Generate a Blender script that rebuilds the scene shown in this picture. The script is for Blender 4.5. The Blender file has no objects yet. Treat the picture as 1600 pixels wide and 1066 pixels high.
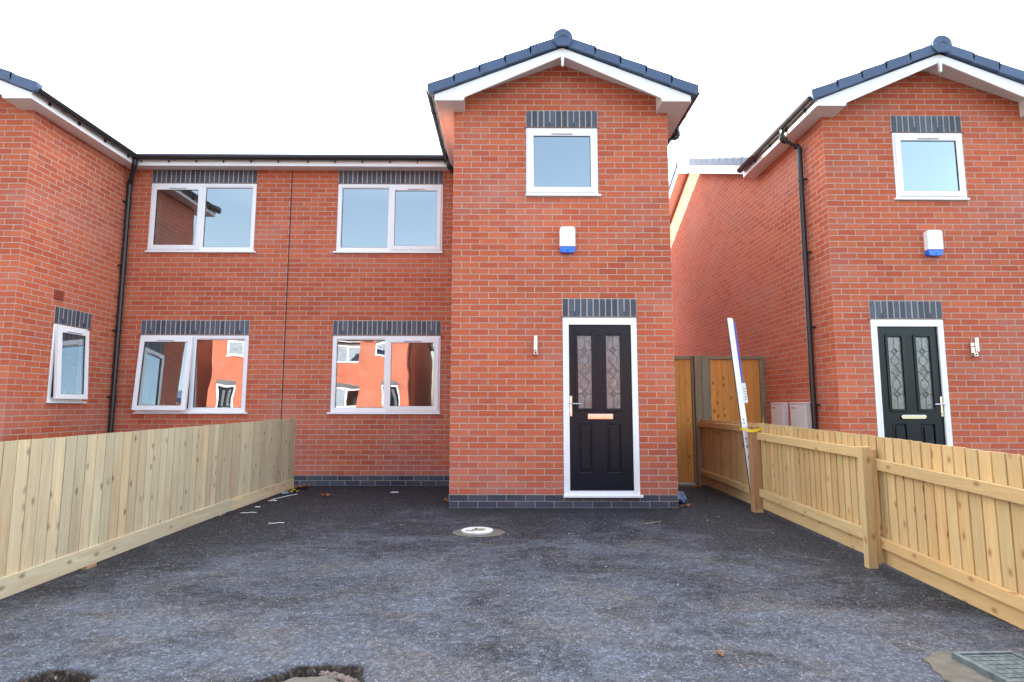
import bpy, bmesh, math, random
from mathutils import Vector, Matrix
from mathutils import noise as mnoise
random.seed(7)
R = random.random
def U(a, b): return a + (b - a) * random.random()
scn = bpy.context.scene
COL = scn.collection

# ------------------------------------------------------------ materials
class NT:
    def __init__(s, name):
        s.m = bpy.data.materials.new(name); s.m.use_nodes = True
        s.t = s.m.node_tree; s.n = s.t.nodes; s.n.clear()
        s.out = s.n.new('ShaderNodeOutputMaterial')
    def N(s, typ, ins=None, **kw):
        n = s.n.new('ShaderNode' + typ)
        for k, v in kw.items(): setattr(n, k, v)
        for k, v in (ins or {}).items():
            sock = n.inputs[k]
            if isinstance(v, bpy.types.NodeSocket): s.t.links.new(v, sock)
            else: sock.default_value = v
        return n
    def math(s, op, a, b=0.0, c=0.0, clamp=False):
        n = s.N('Math', {0: a, 1: b, 2: c}, operation=op); n.use_clamp = clamp
        return n.outputs[0]
    def ramp(s, fac, stops, interp='LINEAR'):
        n = s.N('ValToRGB', {0: fac}); cr = n.color_ramp; cr.interpolation = interp
        while len(cr.elements) < len(stops): cr.elements.new(0.5)
        for e, (p, c) in zip(cr.elements, stops):
            e.position = p
            e.color = (c, c, c, 1) if isinstance(c, (int, float)) else (*c, 1)
        return n.outputs[0]
    def mix(s, f, a, b, mode='MIX'):
        n = s.N('Mix', data_type='RGBA', blend_type=mode)
        for i, v in ((0, f), (6, a), (7, b)):
            if isinstance(v, bpy.types.NodeSocket): s.t.links.new(v, n.inputs[i])
            elif i == 0: n.inputs[0].default_value = v
            else: n.inputs[i].default_value = (*v, 1) if len(v) == 3 else v
        return n.outputs[2]
    def noise(s, vec, scale, detail=3, rough=0.5, dist=0.0):
        return s.N('TexNoise', {'Vector': vec, 'Scale': scale, 'Detail': detail, 'Roughness': rough, 'Distortion': dist}).outputs[0]
    def mapv(s, vec, scale=(1, 1, 1), loc=(0, 0, 0)):
        return s.N('Mapping', {'Vector': vec, 'Scale': scale, 'Location': loc}).outputs[0]
    def bump(s, h, strength=0.5, dist=0.01, normal=None):
        d = {'Height': h, 'Strength': strength, 'Distance': dist}
        if normal is not None: d['Normal'] = normal
        return s.N('Bump', d).outputs[0]
    def surf(s, color, rough=0.5, normal=None, metal=0.0, spec=0.5, coat=0.0, **kw):
        d = {'Roughness': rough, 'Metallic': metal, 'Specular IOR Level': spec, 'Coat Weight': coat}
        d['Base Color'] = color if isinstance(color, bpy.types.NodeSocket) else (*color, 1)
        if normal is not None: d['Normal'] = normal
        d.update(kw)
        b = s.N('BsdfPrincipled', d)
        s.t.links.new(b.outputs[0], s.out.inputs[0]); return s.m
    def uv(s): return s.N('UVMap').outputs[0]
    def obj(s): return s.N('TexCoord').outputs['Object']
    def geo(s): return s.N('NewGeometry').outputs['Position']
    def rnd(s): return s.N('Attribute', attribute_name='rnd').outputs['Fac']

def brick_mat(name, ramp, mortar, stain=0.35, seed=0.0):
    t = NT(name); uv = t.uv(); g = t.geo()
    nz = t.N('TexNoise', {'Vector': uv, 'Scale': 14.0, 'Detail': 3.0})
    d = t.N('VectorMath', {0: nz.outputs['Color'], 1: (0.5, 0.5, 0.5)}, operation='SUBTRACT').outputs[0]
    d = t.N('VectorMath', {0: d, 'Scale': 0.009}, operation='SCALE').outputs[0]
    p = t.N('VectorMath', {0: uv, 1: d}, operation='ADD').outputs[0]
    p = t.N('VectorMath', {0: p, 1: (22.5, 0.0, 0)}, operation='ADD').outputs[0]
    b = t.N('TexBrick', {'Vector': p, 'Color1': (0, 0, 0, 1), 'Color2': (1, 1, 1, 1), 'Mortar': (0.5, 0.5, 0.5, 1), 'Scale': 1.0,
                         'Mortar Size': 0.0057, 'Mortar Smooth': 0.25, 'Bias': 0.0, 'Brick Width': 0.225, 'Row Height': 0.075},
            offset=0.5, offset_frequency=2)
    tint = t.N('SeparateColor', {0: b.outputs[0]}).outputs[0]
    col = t.ramp(tint, ramp)
    fine = t.noise(uv, 60.0, 4, 0.7)
    col = t.mix(1.0, col, t.ramp(fine, [(0.25, 0.72), (0.75, 1.22)]), 'MULTIPLY')
    crease = t.noise(t.mapv(uv, (9, 55, 1)), 1.0, 3, 0.6, 0.6)
    col = t.mix(t.ramp(crease, [(0.60, 0.0), (0.72, 0.35)]), col, (0.22, 0.045, 0.03))
    # lime bloom: broad pale patches of the wall, soft and irregular
    big = t.noise(t.mapv(g, (0.8, 0.8, 1.5), (seed, 0, 3)), 1.0, 5, 0.6)
    col = t.mix(t.math('MULTIPLY', t.ramp(big, [(0.50, 0.0), (0.72, 1.0)]), stain), col, (0.48, 0.26, 0.23))
    gz = t.N('SeparateXYZ', {0: g}).outputs[2]
    low = t.math('MULTIPLY', t.N('MapRange', {0: gz, 1: 0.75, 2: 0.2, 3: 0.0, 4: 1.0}).outputs[0], t.ramp(t.noise(t.mapv(g, (1.3, 1.3, 2.5), (seed, 6, 1)), 1.0, 5, 0.65), [(0.40, 0.0), (0.62, 1.0)]))
    col = t.mix(t.math('MULTIPLY', low, stain * 0.9), col, (0.36, 0.20, 0.22))
    big2 = t.noise(t.mapv(g, (0.5, 0.5, 0.9), (4 + seed, 1, 9)), 1.0, 3)
    col = t.mix(1.0, col, t.ramp(big2, [(0.3, 0.88), (0.7, 1.1)]), 'MULTIPLY')
    mc = t.mix(t.noise(uv, 9.0, 3), tuple(c * 0.72 for c in mortar), tuple(c * 1.22 for c in mortar))
    mort = t.math('MULTIPLY', b.outputs['Fac'], t.ramp(t.noise(uv, 5.0, 3), [(0.3, 0.85), (0.6, 1.0)]))
    col = t.mix(mort, col, mc)
    h = t.math('SUBTRACT', t.math('MULTIPLY', fine, 0.35), b.outputs['Fac'])
    h = t.math('ADD', h, t.math('MULTIPLY', tint, 0.25))
    return t.surf(col, 0.9, t.bump(h, 0.8, 0.006), spec=0.25)

BR = [(0.0, (0.46, 0.100, 0.052)), (0.3, (0.51, 0.117, 0.056)), (0.6, (0.54, 0.131, 0.062)), (0.88, (0.57, 0.152, 0.073)), (1.0, (0.48, 0.125, 0.075))]
M_BRICK = brick_mat('red_brick', BR, (0.49, 0.395, 0.335))
BL = [(0.0, (0.034, 0.046, 0.068)), (0.4, (0.048, 0.064, 0.090)), (0.8, (0.068, 0.086, 0.112)), (1.0, (0.045, 0.055, 0.072))]
M_PLINTH = brick_mat('blue_engineering_brick', BL, (0.30, 0.25, 0.23), 0.12, 5.0)

def simple(name, col, rough=0.5, spec=0.5, metal=0.0, nscale=0, namp=0.1, bump=0.0, bscale=80, coat=0.0, use_rnd=0.0):
    t = NT(name); c = col
    g = t.obj()
    if nscale or use_rnd:
        c = t.N('RGB').outputs[0]; c.default_value = (*col, 1)
        if nscale:
            c = t.mix(1.0, c, t.ramp(t.noise(g, nscale, 4, 0.6), [(0.25, 1 - namp), (0.75, 1 + namp)]), 'MULTIPLY')
        if use_rnd:
            c = t.mix(1.0, c, t.ramp(t.rnd(), [(0.0, 1 - use_rnd), (1.0, 1 + use_rnd)]), 'MULTIPLY')
    n = t.bump(t.noise(g, bscale, 3), bump, 0.003) if bump else None
    return t.surf(c, rough, n, metal, spec, coat)

M_BLUE = simple('blue_soldier_brick', (0.066, 0.084, 0.114), 0.55, 0.4, 0, 30, 0.25, 0.5, 120, use_rnd=0.3)
M_MORTAR = simple('mortar', (0.52, 0.42, 0.37), 0.95, 0.2, 0, 40, 0.2, 0.5, 200)
M_RUST = simple('lintel_steel', (0.16, 0.075, 0.05), 0.7)
M_PVC = simple('white_upvc', (0.86, 0.86, 0.87), 0.28, 0.5, 0, 3, 0.02)
M_SOFFIT = simple('white_soffit_board', (0.78, 0.77, 0.76), 0.35)
M_BLACK = simple('black_plastic', (0.018, 0.018, 0.021), 0.32, 0.5, 0, 12, 0.2)
M_GASKET = simple('black_gasket', (0.012, 0.012, 0.013), 0.7)
M_GREY = simple('grey_plastic', (0.42, 0.42, 0.43), 0.45)
M_TILE = simple('slate_grey_tile', (0.062, 0.098, 0.175), 0.5, 0.4, 0, 9, 0.12, 0.25, 160, use_rnd=0.10)
M_STEEL = simple('brushed_steel', (0.60, 0.59, 0.57), 0.28, 0.5, 1.0)
M_CHROME = simple('polished_chrome', (0.82, 0.80, 0.77), 0.12, 0.5, 1.0)
M_ALWHITE = simple('alarm_white', (0.82, 0.82, 0.82), 0.35)
M_BLUEPL = simple('blue_lens', (0.01, 0.14, 0.72), 0.22, 0.5, coat=0.3)
M_TERRA = simple('terracotta_vent', (0.30, 0.055, 0.035), 0.6)
M_PLASTER = simple('plaster', (0.62, 0.60, 0.57), 0.9)
M_FLOORIN = simple('bare_floor', (0.25, 0.18, 0.12), 0.7)
M_METER = simple('meter_box_plastic', (0.80, 0.79, 0.78), 0.4, 0.5, 0, 6, 0.04)
M_YELLOW = simple('yellow_tape', (0.75, 0.52, 0.03), 0.4)
M_FILM = simple('blue_film', (0.06, 0.06, 0.42), 0.3)
M_PRINT = simple('printed_ink', (0.12, 0.13, 0.16), 0.6)
M_PAPER = simple('paper', (0.72, 0.73, 0.75), 0.7)
M_LEAF = simple('dead_leaf', (0.20, 0.085, 0.035), 0.8, 0.3, 0, 60, 0.4, use_rnd=0.4)
M_CHIP = simple('stone_chip', (0.26, 0.25, 0.25), 0.8, 0.3, 0, 0, use_rnd=0.6)
M_BAG = simple('blue_plastic_bag', (0.10, 0.16, 0.28), 0.15)
M_LEAD = simple('lead_came', (0.10, 0.11, 0.13), 0.4, 0.5, 0.6)

def door_mat():
    t = NT('black_composite_door'); g = t.obj()
    gr = t.noise(t.mapv(g, (90, 90, 5)), 1.0, 4, 0.6, 0.4)
    return t.surf((0.0028, 0.0065, 0.014), 0.27, t.bump(gr, 0.3, 0.002), spec=0.30)
M_DOOR = door_mat()

def glass_mat(name, wave=0.17, tint=(0.80, 0.86, 0.87), base=0.26, wscale=1.1):
    t = NT(name); g = t.geo()
    w = t.noise(g, wscale, 2, 0.5)
    n = t.bump(w, wave, 0.02)
    gl = t.N('BsdfGlossy', {'Color': (0.93, 0.97, 1.0, 1), 'Roughness': 0.0, 'Normal': n})
    tr = t.N('BsdfTransparent', {'Color': (*tint, 1)})
    fr = t.N('Fresnel', {'IOR': 1.5}).outputs[0]
    f = t.math('MULTIPLY_ADD', fr, 1.8, base, clamp=True)
    bk = t.N('NewGeometry').outputs['Backfacing']
    f = t.math('MULTIPLY', f, t.math('MULTIPLY_ADD', bk, -0.9, 1.0))
    f = t.math('MINIMUM', f, 0.55)
    mx = t.N('MixShader', {0: f, 1: tr.outputs[0], 2: gl.outputs[0]})
    t.t.links.new(mx.outputs[0], t.out.inputs[0]); return t.m
M_GLASS = glass_mat('window_glass')
def obscure():
    t = NT('leaded_door_glass'); g = t.obj()
    n = t.bump(t.noise(g, 26.0, 3, 0.6), 0.55, 0.006)
    gl = t.N('BsdfGlossy', {'Color': (0.9, 0.92, 0.95, 1), 'Roughness': 0.06, 'Normal': n})
    c = t.ramp(t.noise(g, 7.0, 4), [(0.3, (0.09, 0.095, 0.095)), (0.5, (0.19, 0.20, 0.21)), (0.62, (0.15, 0.135, 0.11)), (0.75, (0.34, 0.37, 0.40))])
    df = t.N('BsdfDiffuse', {'Color': c})
    mx = t.N('MixShader', {0: 0.08, 1: df.outputs[0], 2: gl.outputs[0]})
    t.t.links.new(mx.outputs[0], t.out.inputs[0]); return t.m
M_OBSC = obscure()

def wood_mat(name, light, dark, knot, var=0.18, rough=0.75, green=None, gamt=0.0):
    t = NT(name); uv = t.uv(); r = t.rnd()
    gv = t.mapv(uv, (34, 1.6, 1))
    gr = t.noise(gv, 1.0, 5, 0.62, 1.2)
    fine = t.noise(t.mapv(uv, (160, 7, 1)), 1.0, 3, 0.6)
    c = t.mix(t.ramp(gr, [(0.32, 0.0), (0.68, 1.0)]), dark, light)
    c = t.mix(1.0, c, t.ramp(fine, [(0.3, 0.90), (0.7, 1.08)]), 'MULTIPLY')
    kv = t.N('TexVoronoi', {'Vector': t.mapv(uv, (9.0, 5.6, 1)), 'Scale': 1.0, 'Randomness': 1.0}, voronoi_dimensions='2D')
    kd = t.math('ADD', kv.outputs['Distance'], t.math('MULTIPLY', t.noise(uv, 40.0, 2), 0.08))
    ks = t.N('SeparateColor', {0: kv.outputs['Color']}).outputs[0]
    on = t.math('GREATER_THAN', ks, 0.70)
    km = t.math('MULTIPLY', t.ramp(kd, [(0.08, 1.0), (0.15, 0.5), (0.24, 0.0)]), on)
    c = t.mix(km, c, knot)
    c = t.mix(1.0, c, t.ramp(r, [(0.0, 1 - var), (1.0, 1 + var)]), 'MULTIPLY')
    r2 = t.math('FRACT', t.math('MULTIPLY', r, 17.3))
    c = t.mix(1.0, c, t.ramp(r2, [(0.0, (1.07, 0.98, 0.88)), (0.5, (1.0, 1.0, 1.0)), (1.0, (0.96, 1.0, 1.02))]), 'MULTIPLY')
    blot = t.noise(t.mapv(uv, (5.0, 1.3, 1)), 1.0, 5, 0.7, 0.8)
    c = t.mix(t.math('MULTIPLY', t.ramp(blot, [(0.50, 0.0), (0.66, 1.0)]), 0.6), c, dark)
    if green:
        c = t.mix(t.math('MULTIPLY', t.ramp(t.noise(t.mapv(uv, (2.2, 1.1, 1)), 1.0, 4), [(0.38, 0.0), (0.65, 1.0)]), gamt), c, green)
    h = t.math('ADD', gr, t.math('MULTIPLY', fine, 0.4))
    return t.surf(c, rough, t.bump(h, 0.3, 0.002), spec=0.25)
M_WOOD_R = wood_mat('new_tan_timber', (0.56, 0.41, 0.205), (0.49, 0.325, 0.145), (0.30, 0.15, 0.06), 0.12)
M_WOOD_L = wood_mat('green_treated_timber', (0.57, 0.475, 0.31), (0.43, 0.32, 0.20), (0.14, 0.085, 0.045), 0.20, 0.8, (0.47, 0.45, 0.32), 0.45)
M_WOOD_G = wood_mat('orange_stained_timber', (0.80, 0.40, 0.115), (0.70, 0.31, 0.075), (0.17, 0.045, 0.012), 0.1)
M_WOOD_P = wood_mat('weathered_post_timber', (0.38, 0.31, 0.21), (0.27, 0.215, 0.14), (0.09, 0.06, 0.035), 0.15, 0.85, (0.20, 0.205, 0.14), 0.6)
M_WOOD_B = wood_mat('brown_post_timber', (0.44, 0.27, 0.145), (0.34, 0.19, 0.09), (0.13, 0.055, 0.022), 0.12)

def tarmac():
    t = NT('new_tarmac'); g = t.geo()
    xyz = t.N('SeparateXYZ', {0: g})
    y = xyz.outputs[1]; z = xyz.outputs[2]; x = xyz.outputs[0]
    warp = t.N('TexNoise', {'Vector': g, 'Scale': 26.0, 'Detail': 2.0}).outputs['Color']
    gw = t.N('VectorMath', {0: g, 1: t.N('VectorMath', {0: warp, 'Scale': 0.02}, operation='SCALE').outputs[0]}, operation='ADD').outputs[0]
    v = t.N('TexVoronoi', {'Vector': gw, 'Scale': 58.0, 'Randomness': 1.0}, voronoi_dimensions='2D')
    ve = t.N('TexVoronoi', {'Vector': gw, 'Scale': 58.0, 'Randomness': 1.0}, voronoi_dimensions='2D', feature='DISTANCE_TO_EDGE').outputs['Distance']
    vf = t.N('TexVoronoi', {'Vector': gw, 'Scale': 150.0}, voronoi_dimensions='2D')
    sc = t.N('SeparateColor', {0: v.outputs['Color']}); sf = t.N('SeparateColor', {0: vf.outputs['Color']})
    stone = t.ramp(sc.outputs[0], [(0.0, (0.007, 0.0095, 0.016)), (0.5, (0.016, 0.021, 0.034)), (0.85, (0.044, 0.053, 0.076)), (0.97, (0.085, 0.085, 0.09)), (1.0, (0.20, 0.19, 0.18))])
    stone = t.mix(1.0, stone, t.ramp(sf.outputs[0], [(0.0, 0.65), (1.0, 1.35)]), 'MULTIPLY')
    stone = t.mix(t.ramp(ve, [(0.02, 1.0), (0.16, 0.0)]), stone, (0.003, 0.0035, 0.005))
    # patchy fine dust and slurry; the mix also darkens towards house and fences
    n1 = t.noise(t.mapv(g, (1.0, 1.4, 1), (3.1, 7.7, 0)), 1.1, 7, 0.66, 0.6)
    n2 = t.noise(t.mapv(g, (1.0, 1.6, 1)), 5.5, 6, 0.7, 0.7)
    n3 = t.noise(g, 75.0, 4, 0.75)
    n4 = t.noise(g, 20.0, 4, 0.7)
    grad = t.N('MapRange', {0: y, 1: 0.9, 2: -3.6, 3: -0.34, 4: 0.02}).outputs[0]  # darker towards the house wall
    d = t.math('ADD', t.math('ADD', t.math('MULTIPLY', n1, 0.78), t.math('MULTIPLY', n2, 0.42)), grad)
    lft = t.N('MapRange', {0: x, 1: -1.3, 2: -2.2, 3: 0.0, 4: -0.13}).outputs[0]
    rgt = t.N('MapRange', {0: x, 1: 2.3, 2: 3.4, 3: 0.0, 4: -0.15}).outputs[0]  # lft and rgt: darker towards each fence
    d = t.math('ADD', d, t.math('ADD', lft, rgt))
    d = t.math('ADD', d, t.math('MULTIPLY', t.math('SUBTRACT', n3, 0.5), 0.34))
    d = t.math('ADD', d, t.math('MULTIPLY', t.math('SUBTRACT', n4, 0.5), 0.30))
    # a little less of the dust colour in the gaps between stones
    d = t.math('ADD', d, t.math('MULTIPLY', t.ramp(ve, [(0.0, 1.0), (0.25, 0.0)]), -0.05))
    dust = t.ramp(d, [(0.38, 0.0), (0.50, 0.48), (0.66, 0.92)])
    dcol = t.mix(t.ramp(t.noise(t.mapv(g, (1, 1.3, 1), (9, 2, 0)), 1.9, 7, 0.7), [(0.46, 0.0), (0.58, 1.0)]), (0.096, 0.108, 0.138), (0.104, 0.101, 0.108))
    dcol = t.mix(1.0, dcol, t.ramp(n3, [(0.25, 0.62), (0.75, 1.38)]), 'MULTIPLY')
    dcol = t.mix(1.0, dcol, t.ramp(n4, [(0.3, 0.82), (0.7, 1.18)]), 'MULTIPLY')
    dcol = t.mix(1.0, dcol, t.ramp(sc.outputs[1], [(0.0, 0.62), (0.8, 1.12), (1.0, 1.5)]), 'MULTIPLY')
    dcol = t.mix(t.ramp(ve, [(0.0, 0.5), (0.12, 0.0)]), dcol, (0.022, 0.024, 0.030))
    col = t.mix(dust, stone, dcol)
    pale = t.ramp(t.noise(t.mapv(g, (1.2, 2.4, 1), (1, 5, 0)), 2.4, 7, 0.72, 0.8), [(0.60, 0.0), (0.70, 1.0)])
    pale = t.math('MULTIPLY', pale, t.N('MapRange', {0: y, 1: -0.8, 2: -3.2, 3: 0.10, 4: 0.75}).outputs[0])
    col = t.mix(t.math('MULTIPLY', pale, t.ramp(n3, [(0.44, 0.0), (0.60, 1.0)])), col, (0.30, 0.30, 0.33))
    earth = t.N('MapRange', {0: z, 1: -0.004, 2: -0.014, 3: 0.0, 4: 1.0}).outputs[0]
    col = t.mix(earth, col, t.mix(t.ramp(t.noise(g, 45.0, 5, 0.7), [(0.45, 0.0), (0.7, 1.0)]), (0.012, 0.009, 0.007), (0.10, 0.07, 0.05)))
    sp = t.ramp(sf.outputs[1], [(0.982, 0.0), (0.988, 1.0)])
    col = t.mix(t.math('MULTIPLY', sp, 0.55), col, (0.34, 0.34, 0.34))
    hs = t.math('MULTIPLY', t.ramp(ve, [(0.0, 0.0), (0.3, 1.0)]), t.math('MULTIPLY_ADD', dust, -0.85, 1.0))
    hs = t.math('ADD', hs, t.math('MULTIPLY', n3, 0.45))
    hs = t.math('ADD', hs, t.math('MULTIPLY', n4, 0.9))
    hs = t.math('ADD', hs, t.math('MULTIPLY', n2, 1.4))
    nb = t.bump(hs, 1.0, 0.010)
    rough = t.ramp(dust, [(0.0, 0.60), (1.0, 0.92)])
    return t.surf(col, rough, nb, spec=0.35)
M_TARMAC = tarmac()
M_ROAD = simple('old_asphalt', (0.055, 0.055, 0.058), 0.9, 0.3, 0, 30, 0.3, 0.5, 150)
M_PAVE = simple('concrete_paving', (0.28, 0.27, 0.25), 0.9, 0.3, 0, 3, 0.15, 0.3, 80)
M_SOIL = simple('rough_grass', (0.06, 0.075, 0.03), 0.95, 0.2, 0, 2, 0.4, 0.8, 30)
def cement():
    t = NT('wet_mortar'); g = t.geo()
    c = t.ramp(t.noise(g, 14.0, 5, 0.65), [(0.3, (0.075, 0.068, 0.055)), (0.6, (0.125, 0.113, 0.090)), (0.8, (0.165, 0.155, 0.130))])
    return t.surf(c, 0.75, t.bump(t.noise(g, 35.0, 4, 0.6), 0.5, 0.01), spec=0.35)
M_CEMENT = cement()
M_STONE = simple('pale_concrete_disc', (0.50, 0.485, 0.48), 0.85, 0.3, 0, 16, 0.25, 0.3, 120)
M_DIRT = simple('dirt', (0.20, 0.165, 0.11), 0.9, 0.2, 0, 60, 0.3)
M_IRON = simple('galvanised_cover', (0.13, 0.16, 0.17), 0.5, 0.5, 0.4, 22, 0.5, 0.5, 60)

# ------------------------------------------------------------ mesh builder
class MB:
    def __init__(s, tf=None): s.v = []; s.f = []; s.uv = []; s.mi = []; s.rn = []; s.tf = tf
    def face(s, pts, mat=0, rnd=0.5, uvs=None, off=0.0, along=2):
        b = len(s.v)
        P = [Vector(p) for p in pts]
        if uvs is None:
            n = Vector((0, 0, 0))
            for i in range(1, len(P) - 1): n += (P[i] - P[0]).cross(P[i + 1] - P[0])
            ax = max(range(3), key=lambda i: abs(n[i]))
            o = [i for i in range(3) if i != ax]
            if along in o: va = along; ua = [i for i in o if i != along][0]
            else: ua, va = o
            uvs = [(p[ua] + off, p[va] + off * 1.7) for p in P]
        s.v += [tuple(s.tf(p)) if s.tf else tuple(p) for p in P]
        s.f.append(list(range(b, b + len(P)))); s.uv.append(uvs); s.mi.append(mat); s.rn.append(rnd)
    def box(s, x0, x1, y0, y1, z0, z1, mat=0, rnd=None, along=2):
        if x0 > x1: x0, x1 = x1, x0
        if y0 > y1: y0, y1 = y1, y0
        if z0 > z1: z0, z1 = z1, z0
        r = R() if rnd is None else rnd; off = r * 13.7
        c = [(x0, y0, z0), (x1, y0, z0), (x1, y1, z0), (x0, y1, z0), (x0, y0, z1), (x1, y0, z1), (x1, y1, z1), (x0, y1, z1)]
        for q in ((0, 1, 5, 4), (1, 2, 6, 5), (2, 3, 7, 6), (3, 0, 4, 7), (4, 5, 6, 7), (3, 2, 1, 0)):
            s.face([c[i] for i in q], mat, r, None, off, along)
    def prism(s, poly, axis, a0, a1, mat=0, rnd=None):
        """poly: 2-D outline in the two other axes; extruded along axis from a0 to a1"""
        r = R() if rnd is None else rnd
        def P(p, a):
            if axis == 0: return (a, p[0], p[1])
            if axis == 1: return (p[0], a, p[1])
            return (p[0], p[1], a)
        s.face([P(p, a0) for p in poly], mat, r); s.face([P(p, a1) for p in reversed(poly)], mat, r)
        for i in range(len(poly)):
            j = (i + 1) % len(poly)
            s.face([P(poly[j], a0), P(poly[i], a0), P(poly[i], a1), P(poly[j], a1)], mat, r)
    def tube(s, pts, rad, mat=0, n=14, caps=True, rads=None):
        pts = [Vector(p) for p in pts]; rings = []
        for i, p in enumerate(pts):
            d = (pts[min(i + 1, len(pts) - 1)] - pts[max(i - 1, 0)]).normalized()
            a = Vector((0, 0, 1)) if abs(d.z) < 0.9 else Vector((0, 1, 0))
            u = d.cross(a).normalized(); w = d.cross(u)
            r_ = rads[i] if rads else rad
            k = 1.0
            if 0 < i < len(pts) - 1:
                d1 = (pts[i] - pts[i - 1]).normalized(); k = 1 / max(0.6, d1.dot(d))
            rings.append([p + r_ * (math.cos(6.28318 * j / n) * u + math.sin(6.28318 * j / n) * w) for j in range(n)])
        for A, B in zip(rings, rings[1:]):
            for j in range(n):
                k = (j + 1) % n
                s.face([A[j], A[k], B[k], B[j]], mat, 0.5)
        if caps: s.face(rings[0][::-1], mat); s.face(rings[-1], mat)
    def disc(s, cx, cy, z0, z1, r, mat=0, n=40, jit=0.0, ry=None, tilt=(0, 0)):
        rr = [(1 + U(-jit, jit)) for _ in range(n)]
        poly = [(cx + r * rr[i] * math.cos(6.28318 * i / n), cy + (ry or r) * rr[i] * math.sin(6.28318 * i / n)) for i in range(n)]
        zt = lambda p: z1 + tilt[0] * (p[0] - cx) + tilt[1] * (p[1] - cy)
        s.face([(p[0], p[1], zt(p)) for p in poly], mat)
        for i in range(n):
            j = (i + 1) % n
            s.face([(*poly[i], z0), (*poly[j], z0), (*poly[j], zt(poly[j])), (*poly[i], zt(poly[i]))], mat)
    def build(s, name, mats, parent=None, bevel=0.0, smooth=False, seg=2):
        O = s.origin if hasattr(s, 'origin') else ORG[0]
        me = bpy.data.meshes.new(name)
        me.from_pydata([(a - O[0], b - O[1], c - O[2]) for a, b, c in s.v], [], s.f)
        ul = me.uv_layers.new(name='UVMap')
        flat = [c for f in s.uv for uv in f for c in uv]
        ul.data.foreach_set('uv', flat)
        at = me.attributes.new('rnd', 'FLOAT', 'FACE'); at.data.foreach_set('value', s.rn)
        me.polygons.foreach_set('material_index', s.mi)
        for m in (mats if isinstance(mats, (list, tuple)) else [mats]): me.materials.append(m)
        bm = bmesh.new(); bm.from_mesh(me)
        bmesh.ops.remove_doubles(bm, verts=bm.verts, dist=0.00005)
        bmesh.ops.recalc_face_normals(bm, faces=bm.faces)
        bm.to_mesh(me); bm.free()
        if smooth:
            me.polygons.foreach_set('use_smooth', [True] * len(me.polygons))
            me.set_sharp_from_angle(angle=math.radians(40))
        o = bpy.data.objects.new(name, me); COL.objects.link(o)
        if parent is not None: o.parent = parent
        else: o.location = O
        if bevel:
            b = o.modifiers.new('bevel', 'BEVEL'); b.width = bevel; b.segments = seg; b.limit_method = 'ANGLE'; b.angle_limit = math.radians(40)
            b.harden_normals = False
        return o
ORG = [(0, 0, 0)]
def tag(o, label=None, cat=None, group=None, kind=None):
    if label: o['label'] = label
    if cat: o['category'] = cat
    if group: o['group'] = group
    if kind: o['kind'] = kind
    return o
def empty(name, loc, label, cat, group=None):
    o = bpy.data.objects.new(name, None); COL.objects.link(o); o.location = loc; o.empty_display_size = 0.2
    ORG[0] = tuple(loc); return tag(o, label, cat, group)

# ------------------------------------------------------------ the houses
WX, DY, RY, BY = 2.677, 1.875, 5.40, 8.93      # porch width, setback, ridge and rear wall positions
SX = -2.63                                     # party line
OV = 0.22
def wall_cells(mb, openings, u0, u1, z0, z1, P, mat=0, uoff=0.0, us=1.0):
    us_ = sorted({u0, u1} | {v for o in openings for v in o[:2] if u0 < v < u1})
    zs = sorted({z0, z1} | {v for o in openings for v in o[2:4] if z0 < v < z1})
    for a, b in zip(us_, us_[1:]):
        for c, d in zip(zs, zs[1:]):
            mu, mz = (a + b) / 2, (c + d) / 2
            if any(o[0] < mu < o[1] and o[2] < mz < o[3] for o in openings): continue
            mb.face([P(a, c, 0), P(b, c, 0), P(b, d, 0), P(a, d, 0)], mat, 0.5,
                    [((a + uoff) * us, c), ((b + uoff) * us, c), ((b + uoff) * us, d), ((a + uoff) * us, d)])
def reveals(mb, o, P, dep0, dep1, mat=0):
    a, b, c, d = o[:4]
    for (p, q) in (((a, c), (a, d)), ((b, c), (b, d)), ((a, c), (b, c)), ((a, d), (b, d))):
        mb.face([P(p[0], p[1], dep0), P(q[0], q[1], dep0), P(q[0], q[1], dep1), P(p[0], p[1], dep1)], mat, 0.5,
                [(0.02, p[1]), (0.02 + abs(q[0] - p[0]), q[1]), (0.02 + abs(q[0] - p[0]) + .1, q[1]), (0.12, p[1])])

def lintel(T, P, a, b, z, parent, n, vents):
    m = MB(T)
    def bx(u0, u1, d0, d1, z0, z1, mat, rnd=None):
        p, q = P(u0, z0, d0), P(u1, z1, d1); m.box(p[0], q[0], p[1], q[1], p[2], q[2], mat, rnd)
    bx(a, b, 0.03, -0.002, z, z + 0.225, 1)
    w = (b - a) / n
    for i in range(n):
        j = U(-0.0015, 0.0015)
        bx(a + i * w + 0.0072 + j, a + (i + 1) * w - 0.0072 + j, 0.0, -0.0045 - U(0, .0015), z + 0.007, z + 0.219 + U(-.002, .002), 0)
    for k in vents:
        u = a + k * w
        bx(u - 0.005, u + 0.005, 0.0, -0.006, z + 0.004, z + 0.07, 2)
    bx(a - 0.02, b + 0.02, 0.02, -0.009, z - 0.008, z + 0.001, 3)
    return m.build('lintel', [M_BLUE, M_MORTAR, M_BLACK, M_RUST], parent)

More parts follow.
